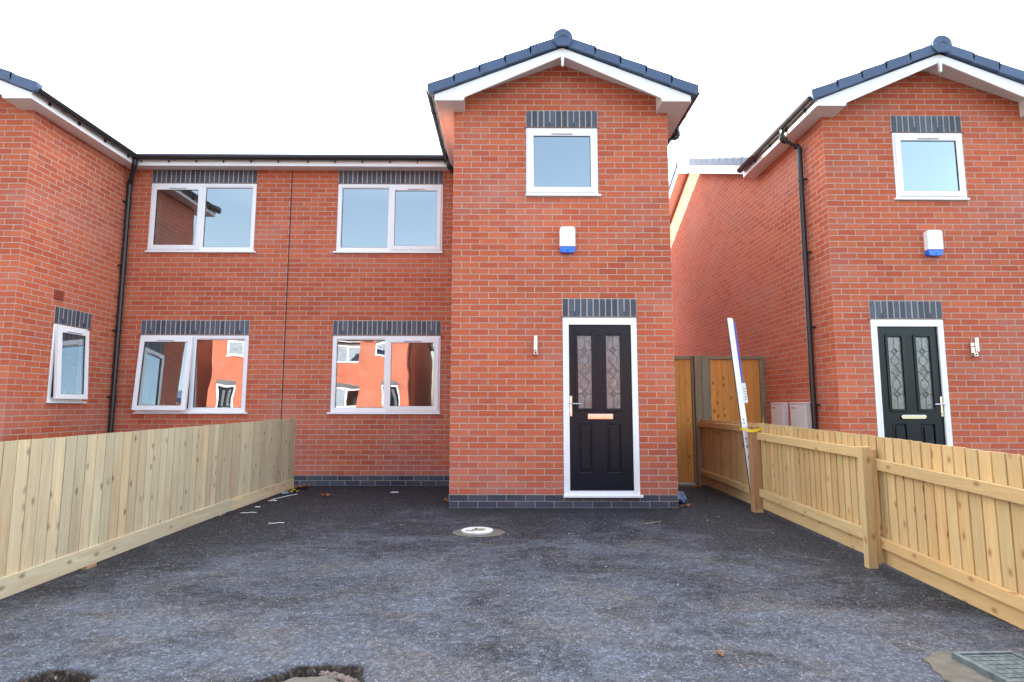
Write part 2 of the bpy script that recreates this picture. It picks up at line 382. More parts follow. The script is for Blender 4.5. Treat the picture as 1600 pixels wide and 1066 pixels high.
def window(T, P, a, b, z0, z1, parent, lights, sill=(0.04, 0.01), angle=0.0):
    """lights: list of (u0,u1,kind) kind 'F' fixed or 'S' opening sash. depth: negative = out of the wall"""
    m = MB(T)
    def B(mm, u0, u1, d0, d1, c0, c1, mat=0, rot=None):
        if rot is None:
            p, q = P(u0, c0, d0), P(u1, c1, d1); mm.box(p[0], q[0], p[1], q[1], p[2], q[2], mat, 0.5)
        else:
            zt, ang = rot; ca, sa = math.cos(ang), math.sin(ang)
            def rp(u, z, d):
                dz = z - zt; return P(u, zt + dz * ca - d * sa * 0, d + dz * sa)
            c = [rp(u0, c0, d0), rp(u1, c0, d0), rp(u1, c0, d1), rp(u0, c0, d1), rp(u0, c1, d0), rp(u1, c1, d0), rp(u1, c1, d1), rp(u0, c1, d1)]
            for qd in ((0, 1, 5, 4), (1, 2, 6, 5), (2, 3, 7, 6), (3, 0, 4, 7), (4, 5, 6, 7), (3, 2, 1, 0)):
                mm.face([c[i] for i in qd], mat, 0.5)
    fw = 0.052; zb = z0 + 0.032
    a_, b_ = a + 0.004, b - 0.004; zt = z1 - 0.006
    B(m, a_, a_ + fw, 0.06, -0.004, zb, zt); B(m, b_ - fw, b_, 0.06, -0.004, zb, zt)
    B(m, a_ + fw, b_ - fw, 0.06, -0.004, zt - fw, zt); B(m, a_ + fw, b_ - fw, 0.06, -0.004, zb, zb + fw)
    panes = []
    for i, (u0, u1, k) in enumerate(lights):
        if i: B(m, lights[i - 1][1], u0, 0.06, -0.002, zb + fw, zt - fw)
    win = m.build('window', M_PVC, parent, 0.004)
    for (u0, u1, k) in lights:
        c0, c1 = zb + fw, zt - fw
        if k == 'F':
            s = MB(T); g = 0.014
            B(s, u0, u0 + g, 0.03, 0.006, c0, c1); B(s, u1 - g, u1, 0.03, 0.006, c0, c1)
            B(s, u0 + g, u1 - g, 0.03, 0.006, c0, c0 + g); B(s, u0 + g, u1 - g, 0.03, 0.006, c1 - g, c1)
            g2 = g + 0.005
            B(s, u0 + g, u0 + g2, 0.03, 0.012, c0 + g, c1 - g, 1); B(s, u1 - g2, u1 - g, 0.03, 0.012, c0 + g, c1 - g, 1)
            B(s, u0 + g2, u1 - g2, 0.03, 0.012, c0 + g, c0 + g2, 1); B(s, u0 + g2, u1 - g2, 0.03, 0.012, c1 - g2, c1 - g, 1)
            s.build('glazing_bead', [M_PVC, M_GASKET], win, 0.002)
            p = MB(T); B(p, u0 + g2, u1 - g2, 0.026, 0.020, c0 + g2, c1 - g2); p.build('pane', M_GLASS, win)
        else:
            rot = (zt - 0.02, angle) if angle else None
            s = MB(T); e = 0.026
            s0, s1, t0, t1 = u0 - e, u1 + e, c0 - e, c1 + e; sw = 0.066
            dA, dB = (0.02, -0.020) if not angle else (-0.004, -0.050)
            B(s, s0, s0 + sw, dA, dB, t0, t1, 0, rot); B(s, s1 - sw, s1, dA, dB, t0, t1, 0, rot)
            B(s, s0 + sw, s1 - sw, dA, dB, t1 - sw - 0.016, t1, 0, rot); B(s, s0 + sw, s1 - sw, dA, dB, t0, t0 + sw, 0, rot)
            q = 0.005; gz = dB + 0.016
            s.build('sash', M_PVC, win, 0.004)
            k2 = MB(T)
            B(k2, s0 + sw, s0 + sw + q, dA, gz - .004, t0 + sw, t1 - sw - .016, 0, rot); B(k2, s1 - sw - q, s1 - sw, dA, gz - .004, t0 + sw, t1 - sw - .016, 0, rot)
            B(k2, s0 + sw + q, s1 - sw - q, dA, gz - .004, t0 + sw, t0 + sw + q, 0, rot); B(k2, s0 + sw + q, s1 - sw - q, dA, gz - .004, t1 - sw - .016 - q, t1 - sw - .016, 0, rot)
            k2.build('gasket', M_GASKET, win)
            p = MB(T); B(p, s0 + sw + q, s1 - sw - q, gz + 0.008, gz + 0.002, t0 + sw + q, t1 - sw - 0.016 - q, 0, rot); p.build('pane', M_GLASS, win)
            v = MB(T); um = (s0 + s1) / 2; B(v, um - 0.14, um + 0.14, dB + 0.002, dB - 0.010, t1 - 0.060, t1 - 0.046, 0, rot)
            B(v, um - 0.13, um + 0.13, dB, dB - 0.012, t1 - 0.064, t1 - 0.0605, 1, rot)
            v.build('trickle_vent', [M_PVC, M_GASKET], win, 0.002)
            if angle:
                h = MB(T); B(h, um - 0.02, um - 0.006, 0.06, 0.045, t0 + 0.02, t0 + 0.11, 0, rot); h.build('handle', M_PVC, win, 0.003)
    s = MB(T); B(s, a - sill[0], b + sill[1], 0.06, -0.036, z0 + 0.004, z0 + 0.030)
    s.build('sill', M_PVC, win, 0.004)
    return win

def half_gutter(T, p0, p1, parent, r=0.052):
    m = MB(T); p0, p1 = Vector(p0), Vector(p1); d = (p1 - p0).normalized(); u = d.cross(Vector((0, 0, 1)))
    L = (p1 - p0).length; n = 10
    def ring(c, rr): return [c + rr * (math.cos(math.pi + math.pi * j / n) * u + math.sin(math.pi + math.pi * j / n) * Vector((0, 0, 1))) for j in range(n + 1)]
    A, B, C, D = ring(p0, r), ring(p1, r), ring(p0, r - 0.004), ring(p1, r - 0.004)
    for j in range(n):
        m.face([A[j], A[j + 1], B[j + 1], B[j]]); m.face([C[j], D[j], D[j + 1], C[j + 1]])
    m.face([A[0], B[0], D[0], C[0]]); m.face([A[-1], C[-1], D[-1], B[-1]])
    m.face(A + C[::-1]); m.face(B + D[::-1])
    lip = MB(T)
    for s_ in (-1, 1): m.tube([p0 + u * s_ * (r - .001), p1 + u * s_ * (r - .001)], 0.005, 0, 6)
    m.face(ring(p0, r)); m.face(ring(p1, r))          # end stops
    k = max(2, int(L / 0.85))
    for i in range(k):
        c = p0 + d * (L * (i + 0.5) / k); q0, q1 = c - d * 0.018, c + d * 0.018
        E, F = ring(q0, r + 0.005), ring(q1, r + 0.005)
        for j in range(n): m.face([E[j], E[j + 1], F[j + 1], F[j]])
        m.face(E); m.face(F)
        for s_ in (-1, 1):
            cc = c + u * s_ * (r - 0.005) - Vector((0, 0, r + .012))
    return m.build('gutter', M_BLACK, parent, smooth=True)

def bracket_boxes(m, c, toward, w=0.012):
    pass

def downpipe(T, pts, clips, wallx, parent, r=0.034):
    m = MB(T); m.tube(pts, r, 0, 16)
    for p in pts[1:-1]:
        pass
    # sockets round the bends
    for i in range(1, len(pts) - 1):
        p = Vector(pts[i])
        for q in (Vector(pts[i - 1]), Vector(pts[i + 1])):
            d = (q - p).normalized()
            L = min(0.06, (q - p).length * 0.45)
            m.tube([p + d * 0.004, p + d * L], r + 0.005, 0, 16)
    x, y = pts[-1][0], pts[-1][1]
    for z in clips:
        m.tube([(x, y, z - 0.014), (x, y, z + 0.014)], r + 0.006, 0, 16)
        for sy in (-1, 1):
            if wallx is not None:
                m.box(min(x, wallx), max(x, wallx), y + sy * 0.052 - 0.008, y + sy * 0.052 + 0.008, z - 0.012, z + 0.012, 0, 0.5)
                m.box(x - 0.008, x + 0.008, y + min(sy * 0.052, sy * r), y + max(sy * 0.052, sy * r), z - 0.012, z + 0.012, 0, 0.5)
    for z in clips[1::2]: m.tube([(x, y, z - 0.10), (x, y, z - 0.02)], r + 0.004, 0, 16)
    return m.build('downpipe', M_BLACK, parent, smooth=True)

def verge_caps(T, path, parent, w=0.10, h=0.128, n=5, axis=1, front=None, back=None, name='verge_tile'):
    """path: (a0,z0)-(a1,z1) lower to upper end of the top line; axis = thickness axis"""
    (a0, z0), (a1, z1) = path
    m = MB(T)
    for i in range(n):
        f0, f1 = i / n, (i + 1) / n
        ea = a0 + (a1 - a0) * f0; eb = a0 + (a1 - a0) * f1
        za = z0 + (z1 - z0) * f0 + 0.012; zb = z0 + (z1 - z0) * f1 - 0.004
        da = (a1 - a0) / n * 0.10
        poly = [(ea + da * 0.5, za - h + 0.002), (ea - da * 0.1, za - h * 0.8), (ea - da * 0.45, za - h * 0.45), (ea - da * 0.45, za - 0.006), (ea - da * 0.25, za), (eb + da * 0.6, zb + 0.008), (eb + da * 0.6, zb - h + 0.01)]
        m.prism(poly, axis, front, back)
    return m.build(name, M_TILE, parent, 0.006)

def house(ox, oy, mx, my, label, group, lod=0, side_window=False, loc_x=0.0, door_open=False, sash_angle=0.0, handle_flip=False):
    T = lambda p: (ox + mx * p[0], oy + my * p[1], p[2])
    root = empty('brick_house', T((0.0, DY, 0.0)), label, 'house', group)
    PF = lambda u, z, d: (u, d, z)                 # porch front, depth d positive into wall
    PWg = lambda u, z, d: (u, DY + d, z)           # main front
    PL = lambda u, z, d: (d, u, z)                 # inner side of porch (faces -x)
    PR = lambda u, z, d: (WX - d, u, z)            # gable side
    PB = lambda u, z, d: (u, BY - d, z)
    winP = (0.9006, 1.8006, 3.75, 4.65); dr = (1.338, 2.238, 0.118, 2.25)
    winL = (-1.9935, -0.3435, 1.05, 2.25); winU = (-1.9935, -0.3435, 3.525, 4.65)
    winS = (0.615, 1.235, 1.20, 2.25)
    side = [winS] if side_window else []
    w = MB(T)
    s_ = 0.225 / 0.22308
    pz = 0.15
    # brick skins
    wall_cells(w, [winP, dr], 0, WX, pz, 4.95, PF, us=s_)
    w.face([(0, 0, 4.95), (WX, 0, 4.95), (WX, 0, 5.04), (1.3385, 0, 5.53), (0, 0, 5.04)], 0, 0.5,
           [(0, 4.95), (WX * s_, 4.95), (WX * s_, 5.04), (1.3385 * s_, 5.53), (0, 5.04)])
    wall_cells(w, [winL, winU], SX, 0, pz, 4.95, PWg, uoff=0.045)
    wall_cells(w, side, 0, DY, pz, 4.95, PL, uoff=0.1125)
    wall_cells(w, [], 0, BY, pz, 4.88, PR, uoff=0.1125)
    w.face([(WX, DY, 4.88), (WX, BY, 4.88), (WX, RY, 6.50)], 0, 0.5, [(DY + .1125, 4.88), (BY + .1125, 4.88), (RY + .1125, 6.50)])
    wall_cells(w, [], SX, WX, pz, 4.88, PB)
    w.face([(SX, DY, 0), (SX, BY, 0), (SX, BY, 4.88), (SX, RY, 6.5), (SX, DY, 4.88)])
    for o, P in ((winP, PF), (dr, PF), (winL, PWg), (winU, PWg)): reveals(w, (o[0], o[1], max(o[2], pz) if o is dr else o[2], o[3]), P, 0, 0.11)
    for o in side: reveals(w, o, PL, 0, 0.11)
    w.build('wall', M_BRICK, root)
    pl = MB(T); e = 0.003
    # plinth: two courses, a hair proud, cut round the door sill
    def pcell(P, u0, u1, c0, c1, uo, us=1.0):
        pl.face([P(u0, c0, -e), P(u1, c0, -e), P(u1, c1, -e), P(u0, c1, -e)], 0, 0.5, [((u0 + uo) * us, c0), ((u1 + uo) * us, c0), ((u1 + uo) * us, c1), ((u0 + uo) * us, c1)])
    pcell(PF, -e, dr[0], -0.075, pz, 0, s_); pcell(PF, dr[1], WX + e, -0.075, pz, 0, s_); pcell(PF, dr[0], dr[1], -0.075, dr[2], 0, s_)
    pcell(PWg, SX, 0, -0.075, pz, 0.045); pcell(PL, -e, DY, -0.075, pz, 0.1125); pcell(PR, -e, BY, -0.075, pz, 0.1125); pcell(PB, SX, WX, -0.075, pz, 0)
    pl.face([(0 - e, -e, pz), (WX + e, -e, pz), (WX + e, 0.001, pz), (0 - e, 0.001, pz)]); pl.face([(SX, DY - e, pz), (0, DY - e, pz), (0, DY + .001, pz), (SX, DY + .001, pz)])
    pl.build('plinth', M_PLINTH, root)
    # rooms behind the glass
    it = MB(T)
    def room(o, P, u0, u1, z0, z1, dep):
        wall_cells(it, [o], u0, u1, z0, z1, lambda u, z, d: P(u, z, 0.29)); reveals(it, o, P, 0.11, 0.29)
        A = [P(u0, z0, .29), P(u1, z0, .29), P(u1, z0, dep), P(u0, z0, dep)]; Bq = [P(u0, z1, .29), P(u1, z1, .29), P(u1, z1, dep), P(u0, z1, dep)]
        it.face(A, 1); it.face(Bq, 0)
        for i, j in ((0, 3), (1, 2), (2, 3)): it.face([A[i], A[j], Bq[j], Bq[i]], 0)
    room(winL, PWg, SX + 0.12, -0.12, 0.16, 2.42, 3.6)
    room(winU, PWg, SX + 0.12, -0.12, 2.62, 4.86, 3.2)
    room(winP, PF, 0.3, 2.4, 2.62, 4.86, 3.0)
    room((dr[0], dr[1], 0.17, dr[3]), PF, 1.1, 2.4, 0.16, 2.42, 2.5)
    if side:
        room(winS, PL, 0.30, 1.6, 0.3, 2.42, 1.05)
    it.build('interior', [M_PLASTER, M_FLOORIN], root)
    # lintels
    lintel(T, PF, 0.9006, 1.8006, 4.65, root, 12, (4, 8)); lintel(T, PF, 1.338, 2.238, 2.25, root, 12, (2, 10))
    lintel(T, PWg, winL[0], winL[1], 2.25, root, 22, (2, 11, 20)); lintel(T, PWg, winU[0], winU[1], 4.65, root, 22, ())
    if side: lintel(T, PL, 0.615, 1.29, 2.25, root, 9, (2, 7))
    window(T, PF, *winP, root, [(0.956, 1.745, 'S')], (0.006, 0.03))
    Ls = [(-1.9375, -1.183, 'F'), (-1.135, -0.3995, 'S')]
    window(T, PWg, *winL, root, Ls, angle=sash_angle)
    window(T, PWg, *winU, root, Ls)
    if side: window(T, PL, *winS, root, [(0.671, 1.179, 'S')], (0.01, 0.05), angle=math.radians(3.2))
    # door
    m = MB(T)
    fx0, fx1, fz1 = 1.342, 2.234, 2.244
    m.box(fx0, fx0 + 0.066, -0.006, 0.07, 0.15, fz1, 0, .5); m.box(fx1 - 0.066, fx1, -0.006, 0.07, 0.15, fz1, 0, .5)
    m.box(fx0 + 0.066, fx1 - 0.066, -0.006, 0.07, fz1 - 0.085, fz1, 0, .5)
    m.box(fx0 + 0.050, fx0 + 0.071, -0.013, -0.005, 0.192, fz1 - 0.070, 0, .5); m.box(fx1 - 0.071, fx1 - 0.050, -0.013, -0.005, 0.192, fz1 - 0.070, 0, .5)
    m.box(fx0 + 0.071, fx1 - 0.071, -0.013, -0.005, fz1 - 0.090, fz1 - 0.070, 0, .5)
    fr = m.build('door', M_PVC, root, 0.003)
    sl = MB(T); sl.box(1.332, 2.262, -0.045, 0.07, 0.121, 0.149, 0, .5); sl.box(fx0 + 0.066, fx1 - 0.066, -0.020, 0.07, 0.149, 0.192, 0, .5)
    sl.build('door_sill', M_PVC, fr, 0.004)
    d = MB(T); a, b, z0, z1 = 1.411, 2.165, 0.197, 2.157; yf, yb = 0.016, 0.055
    g1, g2 = (1.517, 1.690), (1.862, 2.033); gz = (1.152, 2.026); pzz = (0.392, 0.978)
    d.box(a, g1[0] - .004, yf, yb, z0, z1, 0, .5); d.box(g1[1] + .004, g2[0] - .004, yf, yb, pzz[0], z1 - .131, 0, .5); d.box(g2[1] + .004, b, yf, yb, z0, z1, 0, .5)
    for (u0, u1) in (g1, g2):
        d.box(u0 - .004, u1 + .004, yf, yb, pzz[1], gz[0], 0, .5)
    d.box(g1[0] - .004, g2[1] + .004, yf, yb, z1 - .131, z1, 0, .5); d.box(g1[0] - .004, g2[1] + .004, yf, yb, z0, pzz[0], 0, .5)
    leaf = d.build('door_leaf', M_DOOR, fr, 0.002)
    mo = MB(T)
    def frame(u0, u1, c0, c1, wd, y0, y1):
        mo.box(u0 - wd, u0, y0, y1, c0 - wd, c1 + wd, 0, .5); mo.box(u1, u1 + wd, y0, y1, c0 - wd, c1 + wd, 0, .5)
        mo.box(u0, u1, y0, y1, c0 - wd, c0, 0, .5); mo.box(u0, u1, y0, y1, c1, c1 + wd, 0, .5)
    for (u0, u1) in (g1, g2):
        frame(u0, u1, gz[0], gz[1], 0.030, 0.002, 0.022)
        frame(u0 + .012, u1 - .012, pzz[0] + .012, pzz[1] - .012, 0.016, 0.010, 0.030)
        mo.box(u0 - .004, u1 + .004, 0.030, 0.045, pzz[0], pzz[1], 0, .5)
        mo.box(u0 + .030, u1 - .030, 0.012, 0.031, pzz[0] + .04, pzz[1] - .04, 0, .5)
    mo.build('door_moulding', M_DOOR, fr, 0.008, seg=3)
    for (u0, u1) in (g1, g2):
        gp = MB(T); gp.box(u0, u1, 0.026, 0.032, gz[0], gz[1], 0, .5)
        um = (u0 + u1) / 2; H = gz[1] - gz[0]
        def ln(pts, r=0.0032): gp.tube([(p[0], 0.0245, p[1]) for p in pts], r, 1, 6)
        hw = (u1 - u0) / 2
        Z = lambda f: gz[0] + H * f
        zc = (0.80, 0.51, 0.20)
        for k, f in enumerate(zc):
            hz = 0.045 if k != 1 else 0.075; hx = 0.036 if k != 1 else 0.056; c = Z(f)
            ln([(um - hx, c), (um, c + hz), (um + hx, c), (um, c - hz), (um - hx, c)], 0.0042)
            h2 = 0.55
            ln([(um - hx * h2, c), (um, c + hz * h2), (um + hx * h2, c), (um, c - hz * h2), (um - hx * h2, c)])
            ln([(u0, c), (um - hx, c)]); ln([(um + hx, c), (u1, c)])
        ln([(um, gz[1]), (um, Z(.80) + .045)]); ln([(um, gz[0]), (um, Z(.20) - .045)])
        for fa, fb, oa, ob in ((.80, .51, .045, .075), (.51, .20, .075, .045)):
            A, Bz = Z(fa) - oa, Z(fb) + ob
            for sg in (-1, 1):
                ln([(um, A)] + [(um + sg * 0.050 * math.sin(math.pi * t_ / 10) ** 0.7, A + (Bz - A) * t_ / 10) for t_ in range(1, 10)] + [(um, Bz)])
        gp.build('glass_panel', [M_OBSC, M_LEAD], fr)
    lb = MB(T)
    if not handle_flip:
        lb.box(1.634, 1.932, 0.004, 0.016, 1.024, 1.088, 0, .5); lb.box(1.655, 1.911, -0.002, 0.005, 1.036, 1.076, 0, .5)
    else:
        n = 8
        poly = [(1.66 - 0.026 * math.sin(math.pi * k / n), 1.056 + 0.026 * math.cos(math.pi * k / n)) for k in range(n + 1)] + [(1.91 + 0.026 * math.sin(math.pi * k / n), 1.056 - 0.026 * math.cos(math.pi * k / n)) for k in range(n + 1)]
        lb.prism(poly, 1, -0.006, 0.016, 0, .5)
    lb.build('letterbox', M_CHROME, fr, 0.005)
    h = MB(T); h.box(1.418, 1.446, 0.004, 0.016, 1.06, 1.30, 0, .5)
    h.tube([(1.432, 0.01, 1.208), (1.432, -0.045, 1.208)], 0.010, 0, 12)
    h.tube([(1.424, -0.045, 1.208), (1.55, -0.048, 1.206)], 0.009, 0, 12)
    h.tube([(1.432, 0.006, 1.105), (1.432, -0.004, 1.105)], 0.012, 0, 12)
    h.build('door_handle', M_CHROME, fr, 0.002)
    if side:
        v = MB(T); v.box(-0.014, 0.005, 0.578, 0.728, 2.560, 2.690, 0, .5)
        for k in range(5): v.box(-0.019, -0.012, 0.588, 0.718, 2.572 + k * 0.023, 2.584 + k * 0.023, 0, .5)
        v.build('air_vent', M_TERRA, root, 0.002)
    # eaves of the porch gable: level soffits, fascias, barge boards
    cx = WX / 2; xl, xr = -OV + 0.01, WX + OV
    for bx_ in ((xl, xl + 0.02, -0.278, 1.655, 4.842, 5.0), (xr - 0.02, xr, -0.278, DY + 0.08, 4.842, 5.0), (SX, xl, 1.655, 1.675, 4.842, 4.985), (SX, WX, BY + 0.22, BY + 0.24, 4.842, 4.985)):
        f = MB(T); f.box(*bx_, 0, .5); f.build('fascia', M_PVC, root, 0.003)
    class Each:
        def box(self, *a): q_ = MB(T); q_.box(*a); q_.build('soffit', M_SOFFIT, root)
        def prism(self, *a): q_ = MB(T); q_.prism(*a); q_.build('soffit', M_SOFFIT, root)
        def build(self, *a): pass
    s = Each()
    s.box(xl + 0.02, 0.135, -0.278, -0.004, 4.846, 4.856, 0, .5); s.box(xl + 0.02, -0.003, -0.004, 1.675, 4.846, 4.856, 0, .5)
    s.box(WX - 0.135, xr - 0.02, -0.278, -0.004, 4.846, 4.856, 0, .5); s.box(WX + 0.003, xr - 0.02, -0.004, DY + 0.1, 4.846, 4.856, 0, .5)
    s.box(SX, xl + .02, 1.675, DY - 0.004, 4.862, 4.872, 0, .5); s.box(xl + .02, -.003, 1.675, DY - .004, 4.862, 4.872, 0, .5)
    s.box(SX, WX, BY + .003, BY + 0.22, 4.846, 4.856, 0, .5)
    # raking soffits
    for sg in (-1, 1):
        q = lambda x: cx + sg * (x - cx)
        for (za, zb, x0) in ((5.06, 5.49, 0.135),):
            pts = [(q(x0), za), (q(cx), zb), (q(cx), zb + 0.01), (q(x0), za + 0.01)]
            s.prism(pts, 1, -0.278, -0.003, 0, .5)
        s.box(q(0.135), q(0.123), -0.278, -0.004, 4.842, 5.07, 0, .5)     # box-end cheek
    s.build('soffit', M_SOFFIT, root)
    bb = MB(T)
    for sg in (-1, 1):
        q = lambda x: cx + sg * (x - cx)
        pts = [(q(xl), 4.842), (q(0.135), 4.842), (q(0.150), 4.885), (q(cx), 5.418), (q(cx), 5.525), (q(xl), 4.918)]
        bb = MB(T); bb.prism(pts, 1, -0.300, -0.280, 0, .5); bb.build('bargeboard', M_PVC, root, 0.003)
    bb = MB(T); bb.prism([(cx - 0.026, 5.43), (cx + 0.026, 5.43), (cx + 0.011, 5.315), (cx + 0.018, 5.305), (cx, 5.282), (cx - 0.018, 5.305), (cx - 0.011, 5.315)], 1, -0.310, -0.278, 0, .5); bb.build('finial', M_PVC, root, 0.003)
    # gable-end barge along the main roof slope
    def main_z(y): return 4.99 + 0.42 * (y - 1.55) if y <= RY else 4.99 + 0.42 * (2 * RY - y - 1.55)
    for y0, y1 in ((DY + 0.10, RY), (RY, 2 * RY - DY - 0.10)):
        zz = lambda y: main_z(y) - 0.115
        bb = MB(T)
        bb.prism([(y0, zz(y0) - 0.14), (y1, zz(y1) - 0.14), (y1, zz(y1) + 0.03), (y0, zz(y0) + 0.03)], 0, xr - 0.02, xr, 0, .5)
        bb.build('bargeboard', M_PVC, root, 0.003)
        bb = MB(T)
        bb.prism([(y0, zz(y0) - 0.125), (y1, zz(y1) - 0.125), (y1, zz(y1) - 0.115), (y0, zz(y0) - 0.115)], 0, WX + 0.002, xr - 0.02, 0, .5)
        bb.build('soffit', M_SOFFIT, root)
    # roofs: courses of interlocking tiles
    r = MB(T)
    def slope(axis, a_edge, a_ridge, z_edge, z_ridge, b0, b1, n):
        for i in range(n):
            f0, f1 = i / n, (i + 1) / n
            A = a_edge + (a_ridge - a_edge) * f0; Bq = a_edge + (a_ridge - a_edge) * min(1, f1 + 0.1 / n)
            za = z_edge + (z_ridge - z_edge) * f0; zb = z_edge + (z_ridge - z_edge) * min(1, f1 + 0.1 / n)
            poly = [(A, za - 0.035), (A, za + 0.012), (Bq, zb - 0.004), (Bq, zb - 0.035)]
            # the course is cut into tiles about 0.33 m wide
            k = max(1, round((b1 - b0) / 0.33)); wd = (b1 - b0) / k
            if lod and axis == 0: k, wd = 1, b1 - b0
            for j in range(k):
                if axis == 1 and b0 + j * wd > 1.62 + (za - 4.975) / 0.42: continue   # already under the main roof
                r.prism(poly, axis, b0 + j * wd + 0.001, b0 + (j + 1) * wd - 0.001)
    slope(1, -0.27, cx, 4.975, 5.60, -0.26, 3.2, 6); slope(1, WX + 0.27, cx, 4.975, 5.60, -0.26, 3.2, 6)
    ex0, ex1 = SX, xr - 0.01
    slope(0, 1.57, RY, 4.985, 4.99 + .42 * (RY - 1.55), ex0, ex1, 12); slope(0, 2 * RY - 1.57, RY, 4.985, 4.99 + .42 * (RY - 1.55), ex0, ex1, 12)
    r.build('roof', M_TILE, root)
    verge_caps(T, ((-0.285, 5.020), (1.25, 5.632)), root, axis=1, front=-0.345, back=-0.255)
    verge_caps(T, ((WX + 0.285, 5.020), (WX - 1.25, 5.632)), root, axis=1, front=-0.345, back=-0.255)
    zr = 4.99 + .42 * (RY - 1.55) + .03
    verge_caps(T, ((1.60, 5.03), (RY - 0.05, zr)), root, n=12, axis=0, front=xr - 0.05, back=xr + 0.035)
    verge_caps(T, ((2 * RY - 1.60, 5.03), (RY + 0.05, zr)), root, n=12, axis=0, front=xr - 0.05, back=xr + 0.035)
    def ridge(P0, P1, n, rad=0.115, rz=0.0):
        rt = MB(T); P0, P1 = Vector(P0), Vector(P1)
        for i in range(n):
            A = P0 + (P1 - P0) * (i / n + 0.004); Bq = P0 + (P1 - P0) * ((i + 1) / n - 0.004)
            u = (P1 - P0).normalized().cross(Vector((0, 0, 1)))
            for a_, b_, rr in ((A, Bq, rad),):
                k = 10
                c1 = [a_ + rr * (math.cos(math.pi * t_ / k) * u + math.sin(math.pi * t_ / k) * Vector((0, 0, 1))) for t_ in range(k + 1)]
                c2 = [b_ + rr * (math.cos(math.pi * t_ / k) * u + math.sin(math.pi * t_ / k) * Vector((0, 0, 1))) for t_ in range(k + 1)]
                for t_ in range(k): rt.face([c1[t_], c1[t_ + 1], c2[t_ + 1], c2[t_]], 0, R())
                rt.face(c1); rt.face(c2)
        rt.build('ridge_tile', M_TILE, root, smooth=True)
    ridge((cx, -0.335, 5.618), (cx, 3.36, 5.618), 9); ridge((SX, RY, zr - 0.06), (xr + 0.03, RY, zr - 0.06), 12)
    dc = MB(T); n = 40; rad = 0.119; zc = 5.612
    poly = []
    for k in range(n):
        aa = 2 * math.pi * k / n; x_, z_ = rad * math.cos(aa), rad * math.sin(aa)
        if z_ < -0.098: z_ = -0.098
        poly.append((cx + x_, zc + z_))
    dc.prism(poly, 1, -0.368, -0.338, 0, .5)
    for sg in (-1, 1):
        dc.prism([(cx, zc + 0.050), (cx + sg * 0.062, zc + 0.012), (cx + sg * 0.062, zc - 0.002), (cx, zc + 0.036)], 1, -0.374, -0.366, 0, .5)
        dc.tube([(cx + sg * 0.088, -0.366, zc + 0.004), (cx + sg * 0.088, -0.374, zc + 0.004)], 0.006, 1, 8)
    dc.build('ridge_end_cap', [M_TILE, M_STEEL], root, 0.004)
    # rainwater goods
    gz_ = 4.962
    half_gutter(T, (xl - 0.056, -0.30, gz_), (xl - 0.056, 1.58, gz_), root)
    half_gutter(T, (xr + 0.056, -0.30, gz_), (xr + 0.056, DY + 0.06, gz_), root)
    half_gutter(T, (SX, 1.598, gz_), (xl - 0.004, 1.598, gz_), root)
    bk = MB(T)
    for k in range(4):
        y = -0.05 + k * 0.5
        for q_ in ((xl - 0.018, xl), (xr, xr + 0.018)):
            bk = MB(T); bk.box(*q_, y, y + 0.03, 4.885, 4.95, 0, .5); bk.build('gutter_bracket', M_BLACK, root, 0.002)
    for k in range(6):
        x = SX + 0.22 + k * 0.42
        if x < xl - .05:
            bk = MB(T); bk.box(x, x + 0.014, 1.637, 1.655, 4.888, 4.95, 0, .5); bk.build('gutter_bracket', M_BLACK, root, 0.002)
    gx = xl - 0.056
    downpipe(T, [(gx + .03, 1.60, 4.93), (gx + .03, 1.60, 4.84), (-0.052, 1.80, 4.60), (-0.052, 1.80, 0.04)], [4.3, 3.3, 2.3, 1.3, 0.5], 0.0, root)
    downpipe(T, [(xr + 0.056, 0.50, 4.93), (xr + 0.056, 0.50, 4.79), (WX + 0.060, 0.48, 4.66), (WX + 0.060, 0.48, 0.04)], [4.2, 3.2, 2.2, 1.2, 0.4], WX, root)
    if mx * my > 0:
        j = MB(T); j.box(SX - 0.098, SX - 0.086, DY - 0.004, DY + 0.01, 0.0, 4.86, 0, .5)
        for k in range(26): z = U(0.2, 4.8); j.box(SX - 0.102, SX - 0.082, DY - 0.005, DY, z, z + 0.012, 0, .5)
        j.build('movement_joint', M_GASKET, root)
    return root

G = 'red brick houses in the new terrace'
house(0, 0, 1, 1, 'red brick house with gabled porch bay, white-framed black door directly above the manhole driveway', G)
house(2 * SX, 0, -1, 1, 'red brick house at far left, narrow white window in its side wall', G, side_window=True, sash_angle=math.radians(4.5))
house(7.358, 0.084, -1, 1, 'red brick house at right behind the tan fence, black door half hidden by the boards', G, handle_flip=True)
# the rest of the street, out of frame, seen mirrored in the window glass
GO = 'red brick houses across the street'
house(-12.64, 0, 1, 1, 'red brick house beyond the far left one, outside the photo', G, lod=1)
for k, (o_, m_) in enumerate(((5.0, 1), (5.0, 0), (-7.4, 1), (-7.4, 0), (-20.0, 1))):
    house(o_ if m_ else o_ + 2 * SX, -20.5, 1 if m_ else -1, -1, ['red brick house across the street, mirrored in the glass of the right-hand door',
        'red brick house across the street facing the porch', 'sunlit red brick house across the street, mirrored in the lower window',
        'red brick house across the street, mirrored beside the open sash', 'red brick house across the street at the far left end'][k], GO, lod=1)

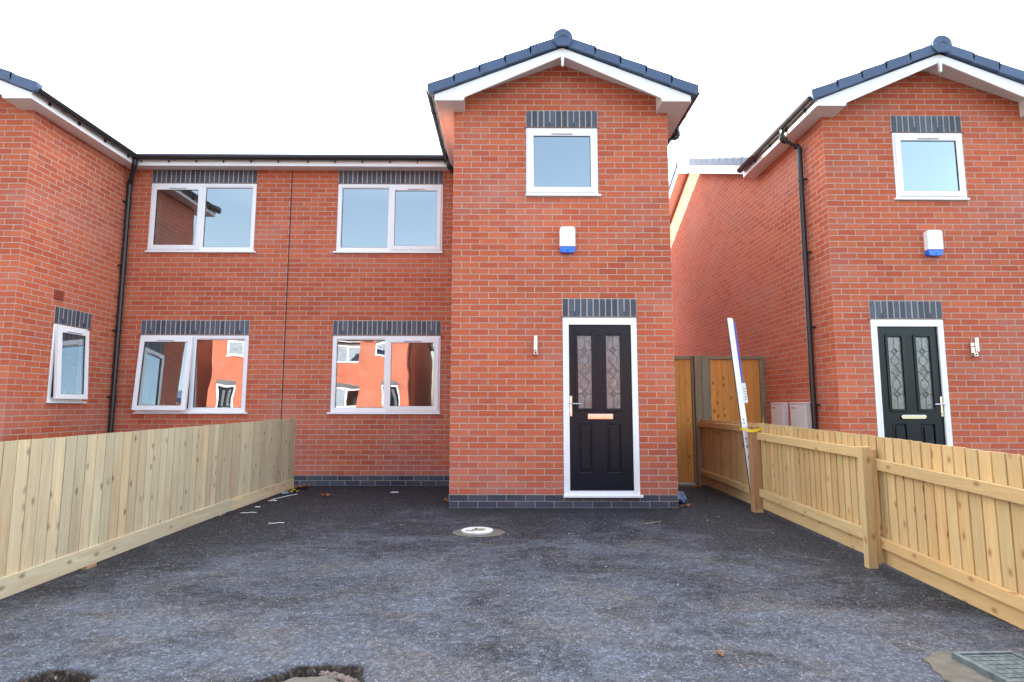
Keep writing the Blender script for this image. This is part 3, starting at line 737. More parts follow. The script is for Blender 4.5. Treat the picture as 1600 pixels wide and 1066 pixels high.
# ------------------------------------------------------------ fittings on the walls
def fixture_T(k):
    return (lambda p: p) if k == 0 else (lambda p: (7.358 - p[0], 0.084 + p[1], p[2]))
for k in range(2):
    T = fixture_T(k); where = 'under the gable window of the middle house' if k == 0 else 'under the gable window of the right-hand house'
    c = T((1.404, 0, 3.03))
    root = empty('alarm_box', c, 'white and blue alarm box ' + where, 'alarm box', 'burglar alarm boxes')
    cx, w = 1.404, 0.094
    def shell(z0, z1, n=6, mb=None, top=False, dep=0.085):
        pass
    b = MB(T)
    def outline(hw, rr, z0, z1, rt, rb):
        pts = []
        for (sx, sz, cxx, czz, r_, a0) in ((1, 1, cx + hw - rt, z1 - rt, rt, 0), (-1, 1, cx - hw + rt, z1 - rt, rt, 90), (-1, -1, cx - hw + rb, z0 + rb, rb, 180), (1, -1, cx + hw - rb, z0 + rb, rb, 270)):
            for q in range(6):
                an = math.radians(a0 + q * 18); pts.append((cxx + r_ * math.cos(an), czz + r_ * math.sin(an)))
        return pts
    b.prism(outline(w, 0, 3.106, 3.352, 0.035, 0.004), 1, -0.075, 0.0, 0, .5); b.build('cover', M_ALWHITE, root, 0.012, seg=3)
    b = MB(T); b.prism(outline(w - 0.004, 0, 3.030, 3.105, 0.003, 0.030), 1, -0.068, 0.0, 0, .5); b.build('lens', M_BLUEPL, root, 0.010, seg=3)
    b = MB(T); b.tube([(cx, -0.066, 3.052), (cx, -0.0705, 3.052)], 0.008, 0, 12); b.build('screw', M_GASKET, root)
    # wall lamp
    c = T((1.016, 0, 1.786))
    root = empty('wall_lamp', c, 'slim stainless steel wall lamp with sensor, ' + ('left of the middle black door' if k == 0 else 'right of the black door behind the tan fence'), 'wall lamp', 'steel wall lamps beside the doors')
    lx = 1.012
    b = MB(T); b.box(lx - 0.024, lx + 0.024, -0.020, 0.0, 1.786, 1.955, 0, .5); b.build('back_plate', M_STEEL, root, 0.003)
    b = MB(T); b.box(lx - 0.023, lx + 0.023, -0.062, -0.0205, 1.786, 1.832, 0, .5); b.tube([(lx, -0.060, 1.808), (lx, -0.070, 1.808)], 0.011, 1, 14); b.build('motion_sensor', [M_STEEL, M_GASKET], root, 0.003)
    b = MB(T); b.box(lx - 0.006, lx + 0.006, -0.050, -0.0205, 1.90, 1.915, 0, .5); b.tube([(lx, -0.078, 1.842), (lx, -0.078, 2.006)], 0.0225, 0, 20); b.build('lamp_tube', M_STEEL, root, smooth=True)
    b = MB(T); b.tube([(lx, -0.078, 2.0065), (lx, -0.078, 2.009)], 0.018, 0, 16); b.tube([(lx, -0.078, 1.8415), (lx, -0.078, 1.839)], 0.018, 0, 16); b.build('lamp_lens', M_PAPER, root)
for k, (y0, y1) in enumerate(((0.736, 1.15), (1.37, 1.74))):
    x = 4.681; root = empty('meter_box', (x, y0, 0.62), 'off-white meter box on the side wall of the right house, ' + ('next to the downpipe' if k == 0 else 'towards the gate'), 'meter box', 'meter boxes on the side wall')
    b = MB(); b.box(x - 0.075, x, y0, y1, 0.62, 1.215, 0, .5); b.box(x - 0.09, x, y0 - 0.006, y1 + 0.006, 1.215, 1.235, 0, .5); b.build('box_body', M_METER, root, 0.006)
    b = MB(); b.box(x - 0.088, x - 0.076, y0 + 0.012, y1 - 0.012, 0.635, 1.205, 0, .5)
    b.box(x - 0.0895, x - 0.0885, y1 - 0.16, y1 - 0.05, 1.150, 1.172, 1, .5); b.build('box_door', [M_METER, M_GREY], root, 0.003)

# ------------------------------------------------------------ fences
def seg_tf(p0, p1):
    p0, p1 = Vector((*p0, 0)), Vector((*p1, 0)); d = (p1 - p0).normalized(); n = Vector((-d.y, d.x, 0))
    return (lambda p: tuple(p0 + d * p[0] + n * p[1] + Vector((0, 0, p[2])))), (p1 - p0).length

def boards(name, p0, p1, top0, top1, bot0, bot1, parent, mat, flip=False, w=0.105, side=1, th=0.016, step=0.1, jag=0.006):
    tf, L = seg_tf(p0, p1); m = MB(tf); n = max(1, round(L / step)); wd = L / n
    for i in range(n):
        f = (i + 0.5) / n; zt = top0 + (top1 - top0) * f + U(-jag, jag) * 0.4; zb = bot0 + (bot1 - bot0) * f
        x0, x1 = i * wd, (i + 1) * wd + 0.012
        lean = U(-0.0025, 0.0025); t0 = 0.006 * side; t1 = th * side
        r = R(); off = r * 19
        # feather-edged: thick at one edge, thin at the other, lapping the next
        a = [(x0, 0), (x1, t1 * 1.0), (x1, t1 * 1.0 + t0), (x0, t1 + t0 * 0.2)]
        x1 = (i + 1) * wd - (0.0014 if th > 0.015 else 0.0012)
        a = [(x0, 0.0), (x0, t1), (x1, t1), (x1, t1 * 0.35)] if flip else [(x0, t1 * 0.35), (x0, t1), (x1, t1), (x1, 0.0)]
        q = [[(px + lean * (0 if z == zb else 1), py, z) for (px, py) in a] for z in (zb, zt)]
        for j in range(4):
            k = (j + 1) % 4
            m.face([q[0][j], q[0][k], q[1][k], q[1][j]], 0, r, [(q[0][j][0] + q[0][j][1] + off, zb + off), (q[0][k][0] + q[0][k][1] + off, zb + off), (q[0][k][0] + q[0][k][1] + off, zt + off), (q[0][j][0] + q[0][j][1] + off, zt + off)])
        m.face(q[1], 0, r, None, off); m.face(q[0][::-1], 0, r, None, off)
    zt, zb = min(top0, top1) - 0.012, max(bot0, bot1) + 0.004
    m.box(0, L, side * th + 0.0005, side * th + 0.004, zb, zt, 0, 0.2)
    return m.build(name, mat, parent)

def rail(name, p0, p1, z0a, z0b, h, y0, y1, parent, mat):
    tf, L = seg_tf(p0, p1); m = MB(tf); r = R(); off = r * 11
    c = [(0, y0, z0a), (L, y0, z0b), (L, y1, z0b), (0, y1, z0a), (0, y0, z0a + h), (L, y0, z0b + h), (L, y1, z0b + h), (0, y1, z0a + h)]
    for q in ((0, 1, 5, 4), (1, 2, 6, 5), (2, 3, 7, 6), (3, 0, 4, 7), (4, 5, 6, 7), (3, 2, 1, 0)):
        P = [c[i] for i in q]
        n = (Vector(P[1]) - Vector(P[0])).cross(Vector(P[2]) - Vector(P[1])); 
        m.face(P, 0, r, [(p[1] + p[2] + off, p[0] + off) for p in P])
    return m.build(name, mat, parent, 0.003)

# right fence: our side shows rails and posts
rf = empty('timber_fence', (3.5, -1.0, 0), 'tan featheredge fence with rails and posts on the right of the driveway', 'fence')
PA, PB_, PC, PD = (3.625, 1.98), (3.545, -0.24), (3.475, -2.50), (3.375, -5.2)
# (p0,p1) run from the gate towards the street; rails stand on the driveway side (negative y in this frame is +x ... see side)
def bay(p0, p1, tops, bots, r1, r2, gb, matb):
    boards('board_panel', p0, p1, tops[0], tops[1], bots[0], bots[1], rf, matb, side=1, th=0.022)
    rail('rail', p0, p1, r1[0], r1[1], r1[2], -0.040, -0.001, rf, matb)
    rail('rail', p0, p1, r2[0], r2[1], r2[2], -0.040, -0.001, rf, matb)
    rail('gravel_board', p0, p1, gb[0], gb[1], gb[2], -0.005, 0.022, rf, matb)
bay(PA, (3.547, -0.235), (0.985, 0.985), (0.17, 0.17), (0.875, 0.875, 0.075), (0.165, 0.165, 0.075), (0.03, 0.035, 0.125), M_WOOD_R)
bay((3.547, -0.237), (3.476, -2.49), (0.990, 0.955), (0.17, 0.155), (0.805, 0.775, 0.08), (0.175, 0.155, 0.085), (0.045, 0.03, 0.125), M_WOOD_R)
bay((3.476, -2.492), PD, (0.953, 0.88), (0.14, 0.10), (0.710, 0.620, 0.078), (0.145, 0.070, 0.073), (0.025, -0.03, 0.105), M_WOOD_R)
m = MB(); m.box(3.442, 3.541, -0.30, -0.20, -0.05, 0.955, 0, 0.3); m.build('post', M_WOOD_B, rf, 0.004)
m = MB(); m.box(3.330, 3.402, -2.550, -2.492, -0.05, 0.878, 0, 0.45); m.build('post', M_WOOD_R, rf, 0.004)
m = MB(); m.box(3.403, 3.434, -2.540, -2.500, 0.03, 0.82, 0, 0.7); m.build('packing_strip', M_WOOD_R, rf, 0.003)
m = MB(); m.box(3.23, 3.33, -5.3, -5.2, -0.05, 0.80, 0, 0.45); m.build('post', M_WOOD_R, rf, 0.004)

# left fence: close-boarded face towards the drive
lf = empty('timber_fence', (-2.36, -1.0, 0), 'greenish closed-board fence with plain face on the left of the driveway', 'fence')
LA, LB = (-2.415, -5.2), (-2.300, 1.30)
boards('board_panel', LA, LB, 0.935, 1.002, 0.11, 0.14, lf, M_WOOD_L, flip=True, side=1, step=0.098, th=0.014, jag=0.004)
rail('gravel_board', LA, (-2.333, -0.45), -0.01, 0.045, 0.125, -0.018, 0.004, lf, M_WOOD_L)
rail('gravel_board', (-2.333, -0.445), LB, 0.040, 0.045, 0.125, -0.020, 0.002, lf, M_WOOD_L)
rail('rail', LA, LB, 0.72, 0.78, 0.075, 0.022, 0.062, lf, M_WOOD_L)
rail('rail', LA, LB, 0.22, 0.26, 0.075, 0.022, 0.062, lf, M_WOOD_L)
for y in (-2.52, -0.45, 1.22):
    m = MB(); x = -2.415 + 0.115 * (y + 5.2) / 6.5 - 0.165
    m.box(x, x + 0.1, y - 0.05, y + 0.05, -0.05, 0.86, 0, 0.4); m.build('post', M_WOOD_L, lf, 0.004)
m = MB(); m.box(-2.385, -2.345, -2.575, -2.475, -0.02, 0.022, 0, .1); m.build('packing_strip', M_WOOD_B, lf, 0.004)
m = MB(); m.box(-2.335, -2.30, 1.302, 1.335, 0.03, 0.995, 0, .4); m.build('end_batten', M_WOOD_L, lf, 0.003)

# side gates
def gate(x0, x1, label, fl, fr_):
    g = empty('timber_gate', (x0, 2.06, 0), label, 'gate', 'orange timber side gates')
    m = MB(); n = max(2, round((x1 - x0 - fl - fr_) / 0.098)); w_ = (x1 - x0 - fl - fr_) / n
    for i in range(n): m.box(x0 + fl + i * w_ + 0.0012, x0 + fl + (i + 1) * w_ - 0.0012, 2.072, 2.092, 0.03, 1.905, 0)
    m.build('board_panel', M_WOOD_G, g, 0.003)
    m = MB()
    m.box(x0, x1, 2.035, 2.085, 1.907, 1.957, 0, .4, along=0)
    m.box(x0, x0 + fl, 2.04, 2.085, 0.02, 1.9065, 0, .5); m.box(x1 - fr_, x1, 2.04, 2.085, 0.02, 1.9065, 0, .3)
    m.build('frame', M_WOOD_P, g, 0.003)
gate(2.74, 3.558, 'narrow-looking orange timber gate half hidden behind the corner of the middle house', 0.05, 0.030)
gate(3.780, 4.662, 'orange timber gate behind the tan fence, beside the meter boxes', 0.036, 0.072)
for k, (a, b) in enumerate(((3.560, 3.664), (3.668, 3.778))):
    ORG[0] = (a, 2.0, 0); m = MB(); m.box(a, b, 1.99, 2.09, -0.05, 1.962 - 0.004 * k, 0, [0.25, 0.75][k])
    o = m.build('gate_post', M_WOOD_P, None, 0.005)
    tag(o, ['weathered gate post on the left of the pair, against the half hidden gate', 'weathered gate post on the right of the pair, where the tan fence ends'][k], 'gate post', 'gate posts between the orange gates')

# long white trim leaning on the fence post
pt = empty('plastic_trim', (3.44, -0.16, 0), 'tall white plastic trim leaning on the first fence post, part wrapped in blue film', 'trim')
def lean(p):
    z = p[2]; return (3.512 + p[0] - (0.1985 / 2.22) * z, -0.165 + p[1] + 0.03 * z / 2.2, z)
m = MB(lean); m.box(-0.030, 0.008, -0.010, 0.010, 0.0, 2.222, 0, .5); m.box(0.010, 0.034, -0.006, 0.010, 0.0, 2.216, 0, .5); m.box(-0.038, -0.031, -0.002, 0.010, 0.0, 2.222, 1, .5)
m.build('trim_profile', [M_PVC, M_BLACK], pt, 0.002)
m = MB(lean); m.box(0.035, 0.056, -0.010, 0.012, 1.45, 2.17, 0, .5); m.build('blue_film', M_FILM, pt, 0.004)
m = MB(lean); m.box(0.035, 0.078, -0.008, 0.004, 1.22, 1.45, 0, .5)
for k in range(5): m.box(0.042, 0.07, -0.009, -0.0079, 1.26 + k * .03, 1.268 + k * .03, 1, .5)
m.build('paper_label', [M_PAPER, M_PRINT], pt)
m = MB(lean)
for z in (1.02, 0.98, 0.80, 0.77, 0.72, 0.70, 0.60, 0.57): m.box(-0.012, 0.002 + R() * .004, -0.0112, -0.0098, z, z + 0.010 + R() * .012, 0, .5)
m.build('ink_marking', M_PRINT, pt)
ORG[0] = (3.45, -0.25, 0.9)
m = MB()
for (pa, pb, w_) in (((3.37, -0.215, 0.915), (3.45, -0.318, 0.885), 0.03), ((3.45, -0.318, 0.885), (3.555, -0.315, 0.915), 0.034), ((3.555, -0.315, 0.905), (3.60, -0.20, 0.955), 0.03), ((3.56, -0.32, 0.93), (3.588, -0.29, 1.03), 0.03), ((3.36, -0.205, 0.905), (3.44, -0.13, 0.92), 0.03)):
    a, b = Vector(pa), Vector(pb); up = Vector((0, 0, w_)); n = (b - a).cross(up).normalized() * 0.003
    mid = (a + b) / 2 + n * 2 + Vector((0, 0, -0.006))
    for s0, s1 in ((a, mid), (mid, b)):
        q = [s0, s1, s1 + up, s0 + up]
        m.face(q); m.face([v + n for v in q])
        for i in range(4): m.face([q[i], q[(i + 1) % 4], q[(i + 1) % 4] + n, q[i] + n])
o = m.build('yellow_tape', M_YELLOW); tag(o, 'yellow tape tying the white trim to the first fence post', 'tape')

# ------------------------------------------------------------ ground
ORG[0] = (0, 0, 0)
def sheet(name, x0, x1, y0, y1, z, mat, nx=1, ny=1):
    m = MB()
    for i in range(nx):
        for j in range(ny):
            a, b = x0 + (x1 - x0) * i / nx, x0 + (x1 - x0) * (i + 1) / nx; c, d = y0 + (y1 - y0) * j / ny, y0 + (y1 - y0) * (j + 1) / ny
            m.face([(a, c, z), (b, c, z), (b, d, z), (a, d, z)])
    o = m.build(name, mat); tag(o, kind='structure'); return o
sheet('ground', -150, 150, -150, 150, -0.16, M_SOIL)
sheet('road', -150, 150, -15.0, -9.0, -0.11, M_ROAD)
m = MB(); m.box(-150, 150, -8.85, -5.8, -0.2, -0.004, 0, .5); o = m.build('pavement', M_PAVE); tag(o, kind='structure')
m = MB(); m.box(-150, 150, -17.5, -15.15, -0.2, 0.0, 0, .5); o = m.build('pavement', M_PAVE); tag(o, kind='structure')
m = MB(); m.box(-150, 150, -9.0, -8.852, -0.2, 0.0, 0, .5); m.box(-150, 150, -15.148, -15.0, -0.2, 0.004, 0, .5); o = m.build('kerb', M_PAVE); tag(o, kind='structure')
sheet('front_gardens', -60, 60, -40, -17.502, 0.0, M_SOIL)

HOLES = [(-1.262, -4.43, 0.205, 0.262), (-0.165, -4.405, 0.265, 0.285)]
def hole_d(x, y):
    best = 9
    for (hx, hy, rx, ry) in HOLES:
        an = math.atan2(y - hy, x - hx)
        wob = 1 + 0.07 * math.sin(3 * an + hx * 9) + 0.05 * math.sin(7 * an + 1) + 0.03 * math.sin(13 * an + 2.2)
        best = min(best, math.hypot((x - hx) / rx, (y - hy) / ry) / wob)
    return best
def drive():
    xs = [-22, -12, -8, -5, -3, -2, -1.62]; x = -1.62
    while x < 0.22: x += 0.015; xs.append(x)
    xs += [0.6, 1.2, 2, 3, 4, 6, 9, 14, 24]
    ys = [-5.8, -5.2, -4.8]; y = -4.8
    while y < -4.0: y += 0.015; ys.append(y)
    ys += [-3.6, -3, -2, -1, 0, 1, 2, 4, 12]
    verts = []; 
    rr = random.Random(3)
    for yy in ys:
        for xx in xs:
            z = 0.0
            if -1.62 <= xx <= 0.24 and -4.8 <= yy <= -4.0:
                d = hole_d(xx, yy)
                d += 0.06 * mnoise.noise(Vector((xx * 14, yy * 14, 3))) + 0.03 * mnoise.noise(Vector((xx * 40, yy * 40, 5)))
                t_ = max(0, min(1, (1.06 - d) / 0.16)); z = -0.075 * t_ * t_ * (3 - 2 * t_)
                if d < 1.3:
                    q = Vector((xx * 22, yy * 22, 0)); z += (0.010 * mnoise.noise(q) + 0.006 * mnoise.noise(q * 2.3)) * (1 if d < 1.12 else (1.3 - d) / 0.18)
            verts.append((xx, yy, z))
    W = len(xs); faces = [(j * W + i, j * W + i + 1, (j + 1) * W + i + 1, (j + 1) * W + i) for j in range(len(ys) - 1) for i in range(W - 1)]
    me = bpy.data.meshes.new('driveway'); me.from_pydata(verts, [], faces); me.materials.append(M_TARMAC)
    me.polygons.foreach_set('use_smooth', [True] * len(me.polygons))
    o = bpy.data.objects.new('driveway', me); COL.objects.link(o); tag(o, kind='structure')
drive()
def thing(m, name, mat, label, cat, group=None, bevel=0.0, smooth=False):
    return tag(m.build(name, mat, None, bevel, smooth), label, cat, group)
# pothole fill
ORG[0] = (-0.17, -4.45, -0.05); m = MB(); m.disc(-0.185, -4.45, -0.09, -0.026, 0.225, 0, 60, 0.05, 0.262)
thing(m, 'mortar_patch', M_CEMENT, 'wet grey mortar filling the pothole in the centre foreground', 'mortar')
# rubble lump in the second hole
ORG[0] = (0.0, -4.25, -0.03)
bmr = bmesh.new(); rr = random.Random(11)
for k in range(26):
    a = rr.uniform(0.25, 1.55); q_ = rr.uniform(0.84, 1.02); x, y = -0.165 + 0.255 * q_ * math.cos(a), -4.405 + 0.275 * q_ * math.sin(a); s_ = rr.uniform(0.008, 0.022)
    mt = Matrix.Translation((x, y + 4.25, -0.006 + rr.uniform(-.01, .006))) @ Matrix.Rotation(rr.uniform(0, 6), 4, 'Z') @ Matrix.Diagonal((s_ * 1.5, s_, s_ * 0.8, 1))
    g_ = bmesh.ops.create_icosphere(bmr, subdivisions=2, radius=1.0, matrix=mt)
    for v_ in g_['verts']: v_.co += Vector((rr.uniform(-1, 1), rr.uniform(-1, 1), rr.uniform(-1, 1))) * s_ * 0.16
me = bpy.data.meshes.new('rubble'); bmr.to_mesh(me); bmr.free(); me.materials.append(simple('broken_base_course', (0.15, 0.115, 0.10), 0.95, 0.2, 0, 90, 0.5))
o = bpy.data.objects.new('rubble', me); COL.objects.link(o); o.location = ORG[0]; tag(o, kind='stuff')
# round disc cover
ORG[0] = (0.403, -1.33, 0); m = MB(); m.disc(0.415, -1.340, -0.01, 0.0045, 0.245, 0, 48, 0.04, 0.20)
thing(m, 'mortar_patch', M_CEMENT, 'mortar ring bedding the round white cover in front of the porch', 'mortar')
ORG[0] = (0.400, -1.31, 0.006); dz = 0.0
mh = MB(); mh.disc(0.400, -1.305, 0.000, 0.018, 0.150, 0, 48, 0.004, tilt=(0.0, 0.0))
mh.disc(0.415, -1.295, 0.018, 0.0205, 0.062, 1, 24, 0.12, 0.05); mh.disc(0.385, -1.27, 0.0205, 0.025, 0.014, 2, 10, 0.2); mh.disc(0.33, -1.34, 0.018, 0.0198, 0.045, 1, 14, 0.3, 0.022)
tag(mh.build('drain_cover', [M_STONE, M_DIRT, M_BLACK], None, 0.006), 'round pale concrete drain cover set in mortar on the tarmac', 'drain cover')
# square cover at the right edge
ORG[0] = (2.9, -4.2, 0); m = MB(); m.disc(2.845, -4.25, -0.01, 0.007, 0.265, 0, 36, 0.06, 0.25)
thing(m, 'mortar_patch', M_CEMENT, 'mortar bed around the square metal cover in the right corner', 'mortar')
sq = empty('inspection_cover', (2.92, -4.22, 0.007), 'square grey metal inspection cover at the right foreground corner', 'inspection cover')
ca, sa = math.cos(0.05), math.sin(0.05)
tfq = lambda p: (2.925 + ca * p[0] - sa * p[1], -4.222 + sa * p[0] + ca * p[1], p[2])
m = MB(tfq); h = 0.150
for (a, b, c, d) in ((-h, h, h - .022, h), (-h, h, -h, -h + .022), (-h, -h + .022, -h + .0221, h - .0221), (h - .022, h, -h + .0221, h - .0221)): m.box(a, b, c, d, 0.0, 0.036, 0, .5)
m.build('frame', M_IRON, sq, 0.004)
m = MB(tfq); k = h - .026; m.box(-k, k, -k, k, 0.0, 0.029, 0, .5)
for i in range(6):
    q = -k + 0.02 + i * (2 * k - 0.04) / 5
    m.box(-k + .015, k - .015, q - 0.003, q + 0.003, 0.029, 0.0325, 0, .5); m.box(q - 0.003, q + 0.003, -k + .015, k - .015, 0.029, 0.0328, 0, .5)
m.build('lid', M_IRON, sq, 0.002)

# loose chippings scattered on the tarmac
ORG[0] = (0, 0, 0); m = MB()
for i in range(620):
    x, y = U(-2.3, 3.4), U(-4.3, 1.7)
    if y > -0.05 and -0.02 < x < 2.72: continue
    if y > 1.8 or hole_d(x, y) < 1.1: continue
    if i % 3 == 0: x, y = U(0.5, 3.3), U(-3.0, -0.4)
    s_ = U(0.002, 0.007) * (1.4 if R() < .1 else 1); a = U(0, 3.1); r_ = R()
    c, s2 = math.cos(a) * s_, math.sin(a) * s_
    P4 = [(x + c, y + s2, 0), (x - s2 * .7, y + c * .7, 0), (x - c, y - s2, 0), (x + s2 * .7, y - c * .7, 0)]; tp = (x, y, s_ * .9)
    for q in range(4): m.face([P4[q], P4[(q + 1) % 4], tp], 0, r_)
tag(m.build('loose_chippings', M_CHIP), kind='stuff')

def leaf(x, y, s_, ang, label, z=0.006, rnd=0.5, group='dead leaves on the tarmac'):
    ORG[0] = (x, y, 0); m = MB(lambda p: (x + math.cos(ang) * p[0] - math.sin(ang) * p[1], y + math.sin(ang) * p[0] + math.cos(ang) * p[1], p[2]))
    rr = random.Random(int(x * 1000) ^ int(y * 777))
    n = 13; rim = []
    for i in range(n):
        a = 2 * math.pi * i / n; r_ = s_ * (1.0 if i % 2 == 0 else 0.62) * rr.uniform(0.8, 1.15)
        rim.append((r_ * math.cos(a), r_ * 0.75 * math.sin(a), z + rr.uniform(0.0, 0.55) * s_))
    c0 = (0, 0, z + 0.1 * s_)
    for i in range(n):
        j = (i + 1) % n; m.face([c0, rim[i], rim[j]], 0, rr.random())
    b = (s_ * 1.0, 0, z + .3 * s_); m.tube([c0, b, (s_ * 1.5, s_ * .2, z + .1 * s_)], 0.002, 0, 5)
    o = m.build('dead_leaf', M_LEAF); sol = o.modifiers.new('thickness', 'SOLIDIFY'); sol.thickness = 0.0012
    tag(o, label, 'leaf', group)
leaf(-1.667, 0.782, 0.085, 0.4, 'curled brown dead leaf lying alone on the tarmac before the main wall')
leaf(-2.33, 1.58, 0.12, 1.2, 'largest brown leaf heaped in the corner at the end of the left fence')
leaf(-2.20, 1.50, 0.09, 2.2, 'smaller brown leaf on top of the fence-end heap, nearest the driveway', z=0.03)
leaf(-2.36, 1.42, 0.08, 3.0, 'small brown leaf at the fence-end heap, tight against the batten', z=0.03)
leaf(-2.22, 1.68, 0.08, 5.0, 'rearmost brown leaf of the fence-end heap, near the brick plinth')
leaf(-2.29, 0.46, 0.05, 0.7, 'small brown leaf lying against the left fence gravel board')
leaf(-0.07, 0.50, 0.065, 0.9, 'brown leaf against the left side of the porch base')
leaf(2.79, 0.07, 0.06, 2.9, 'brown leaf at the right corner of the porch base under the blue bag')
leaf(3.50, 1.78, 0.075, 0.2, 'reddish brown leaf lying at the foot of the gate posts')
leaf(3.38, 1.62, 0.05, 1.9, 'small brown leaf in front of the gate posts')
leaf(1.70, -4.04, 0.022, 1.9, 'tiny dark brown leaf scrap in the near foreground, right of centre')
def strip(x, y, L, w_, ang, label, name='paper_scrap', mat=None, cat='litter', z=0.004, wave=0.002):
    ORG[0] = (x, y, 0); m = MB(lambda p: (x + math.cos(ang) * p[0] - math.sin(ang) * p[1], y + math.sin(ang) * p[0] + math.cos(ang) * p[1], p[2]))
    n = 7
    for i in range(n):
        a, b = L * i / n - L / 2, L * (i + 1) / n - L / 2
        za, zb = z + wave * math.sin(i * 1.7), z + wave * math.sin((i + 1) * 1.7)
        t_ = 0.003; ya, yb = 0.25 * w_ * math.sin(i * .45), 0.25 * w_ * math.sin((i + 1) * .45)
        A = [(a, ya - w_ / 2, za), (b, yb - w_ / 2, zb), (b, yb + w_ / 2, zb), (a, ya + w_ / 2, za)]
        B = [(p[0], p[1], p[2] + t_) for p in A]
        m.face(B); m.face(A[::-1])
        for q in range(4): m.face([A[q], A[(q + 1) % 4], B[(q + 1) % 4], B[q]])
    o = m.build(name, mat or M_PAPER); tag(o, label, cat, 'litter on the tarmac'); return o
strip(-2.21, 0.78, 0.52, 0.020, 1.28, 'long white plastic strip lying beside the end of the left fence', 'plastic_strip')
strip(-2.24, 0.47, 0.10, 0.055, 0.3, 'small white paper scrap at the lower end of the white strip')
strip(-2.17, -0.35, 0.16, 0.018, 0.3, 'thin white scrap on the tarmac by the middle of the left fence', 'plastic_strip')
strip(-2.23, 0.02, 0.055, 0.04, 0.1, 'tiny white paper square between the fence and the lone scraps')
strip(-1.64, -0.92, 0.15, 0.012, 0.35, 'thin white curved strip on the open tarmac left of the drain cover', 'plastic_strip')
strip(-0.86, 1.18, 0.10, 0.06, 0.0, 'flat white paper scrap before the main wall under the window')
strip(-2.27, 1.22, 0.16, 0.09, 0.5, 'yellow crumpled wrapper beside the leaf heap', 'wrapper', M_YELLOW, z=0.02, wave=0.02)
strip(-2.30, 1.10, 0.11, 0.08, 0.9, 'pale blue wrapper scrap under the yellow wrapper', 'wrapper', simple('pale_blue_print', (0.30, 0.45, 0.60), 0.4), wave=0.015)
strip(2.16, -0.89, 0.22, 0.009, 0.55, 'thin pale splinter of wood on the tarmac before the porch', 'wood_splinter', simple('splinter', (0.40, 0.33, 0.2), 0.8))

# crumpled plastic bag behind the porch corner
ORG[0] = (2.83, 0.45, 0); bm = bmesh.new(); bmesh.ops.create_icosphere(bm, subdivisions=4, radius=0.5)
rr = random.Random(4)
for v in bm.verts:
    n = mnoise.noise(v.co * 3.1) * 0.22 + mnoise.noise(v.co * 8) * 0.10 + abs(mnoise.noise(v.co * 15)) * 0.06
    v.co *= 1 + n; v.co.x *= 0.20; v.co.y *= 0.36; v.co.z *= 0.16
    v.co.z = max(v.co.z + 0.055, 0.003)
me = bpy.data.meshes.new('plastic_bag'); bm.to_mesh(me); bm.free(); me.materials.append(M_BAG)
o = bpy.data.objects.new('plastic_bag', me); COL.objects.link(o); o.location = (2.795, 0.42, 0); tag(o, 'crumpled blue plastic bag tucked behind the right corner of the porch', 'bag')

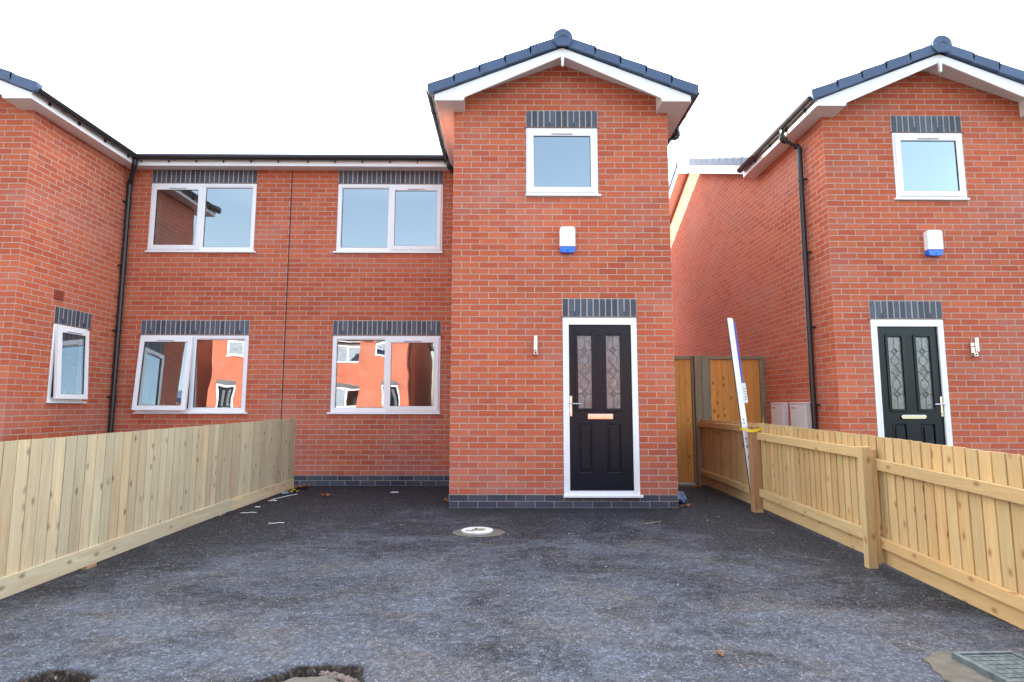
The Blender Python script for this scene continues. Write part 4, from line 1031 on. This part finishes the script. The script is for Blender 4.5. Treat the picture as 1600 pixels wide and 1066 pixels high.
# ------------------------------------------------------------ light
SUN = Vector((-1.70, 1.00, 0.478)).normalized()
elev = math.asin(SUN.z); azim = math.atan2(SUN.x, SUN.y)       # clockwise from +Y
ld = bpy.data.lights.new('sun', 'SUN'); ld.energy = 3.9; ld.angle = math.radians(0.6); ld.color = (1.0, 0.92, 0.80)
lo = bpy.data.objects.new('sun', ld); COL.objects.link(lo); lo.rotation_euler = SUN.to_track_quat('Z', 'Y').to_euler(); lo.location = (-20, 10, 12)
w = bpy.data.worlds.new('World'); scn.world = w; w.use_nodes = True
nt = w.node_tree; nt.nodes.clear()
W = NT.__new__(NT); W.t = nt; W.n = nt.nodes; W.out = nt.nodes.new('ShaderNodeOutputWorld')
sky = W.N('TexSky', sky_type='NISHITA'); sky.sun_disc = False; sky.sun_elevation = elev; sky.sun_rotation = azim
sky.air_density = 1.0; sky.dust_density = 1.6; sky.ozone_density = 1.0
gen = W.N('TexCoord').outputs['Generated']
xyz = W.N('SeparateXYZ', {0: gen})
# thin high cloud, thicker on the side the sun is on
cv = W.mapv(gen, (1.0, 1.0, 2.2), (5.3, 2.1, 0.4))
cl = W.noise(cv, 1.0, 3, 0.4, 0.2)
side = W.math('MULTIPLY_ADD', xyz.outputs[1], 0.36, 0.0)
side = W.math('ADD', side, W.math('MULTIPLY', xyz.outputs[0], -0.10))
cm = W.ramp(W.math('ADD', cl, side), [(0.22, 0.06), (0.74, 0.97)])
cloudcol = W.N('RGB').outputs[0]; cloudcol.default_value = (8.6, 8.7, 9.0, 1)
mixc = W.mix(cm, sky.outputs[0], cloudcol)
bg = W.N('Background', {0: mixc, 1: 0.12})
nt.links.new(bg.outputs[0], W.out.inputs[0])

# ------------------------------------------------------------ camera
f, pitch, yaw, roll = 906.7262, 0.11220, -0.0058, 0.0018
cp, sp, cy, sy, cr, sr = math.cos(pitch), math.sin(pitch), math.cos(yaw), math.sin(yaw), math.cos(roll), math.sin(roll)
A = Matrix(((cy, sy, 0), (-sy, cy, 0), (0, 0, 1))); B = Matrix(((1, 0, 0), (0, cp, sp), (0, -sp, cp))); C = Matrix(((cr, 0, sr), (0, 1, 0), (-sr, 0, cr)))
Rm = C @ B @ A
right, fwd, up = Rm[0], Rm[1], Rm[2]
cam = bpy.data.cameras.new('camera'); cam.sensor_width = 36; cam.lens = 36 * f / 1600; cam.clip_end = 500; cam.clip_start = 0.05
co = bpy.data.objects.new('camera', cam); COL.objects.link(co)
mw = Matrix.Identity(4)
for i in range(3): mw[i][0] = right[i]; mw[i][1] = up[i]; mw[i][2] = -fwd[i]
mw[0][3], mw[1][3], mw[2][3] = 0.6907, -6.9345, 1.1738
co.matrix_world = mw
scn.camera = co
scn.view_settings.view_transform = 'Standard'; scn.view_settings.look = 'None'; scn.view_settings.exposure = 2.52; scn.view_settings.gamma = 1.0
scn.render.engine = 'CYCLES'
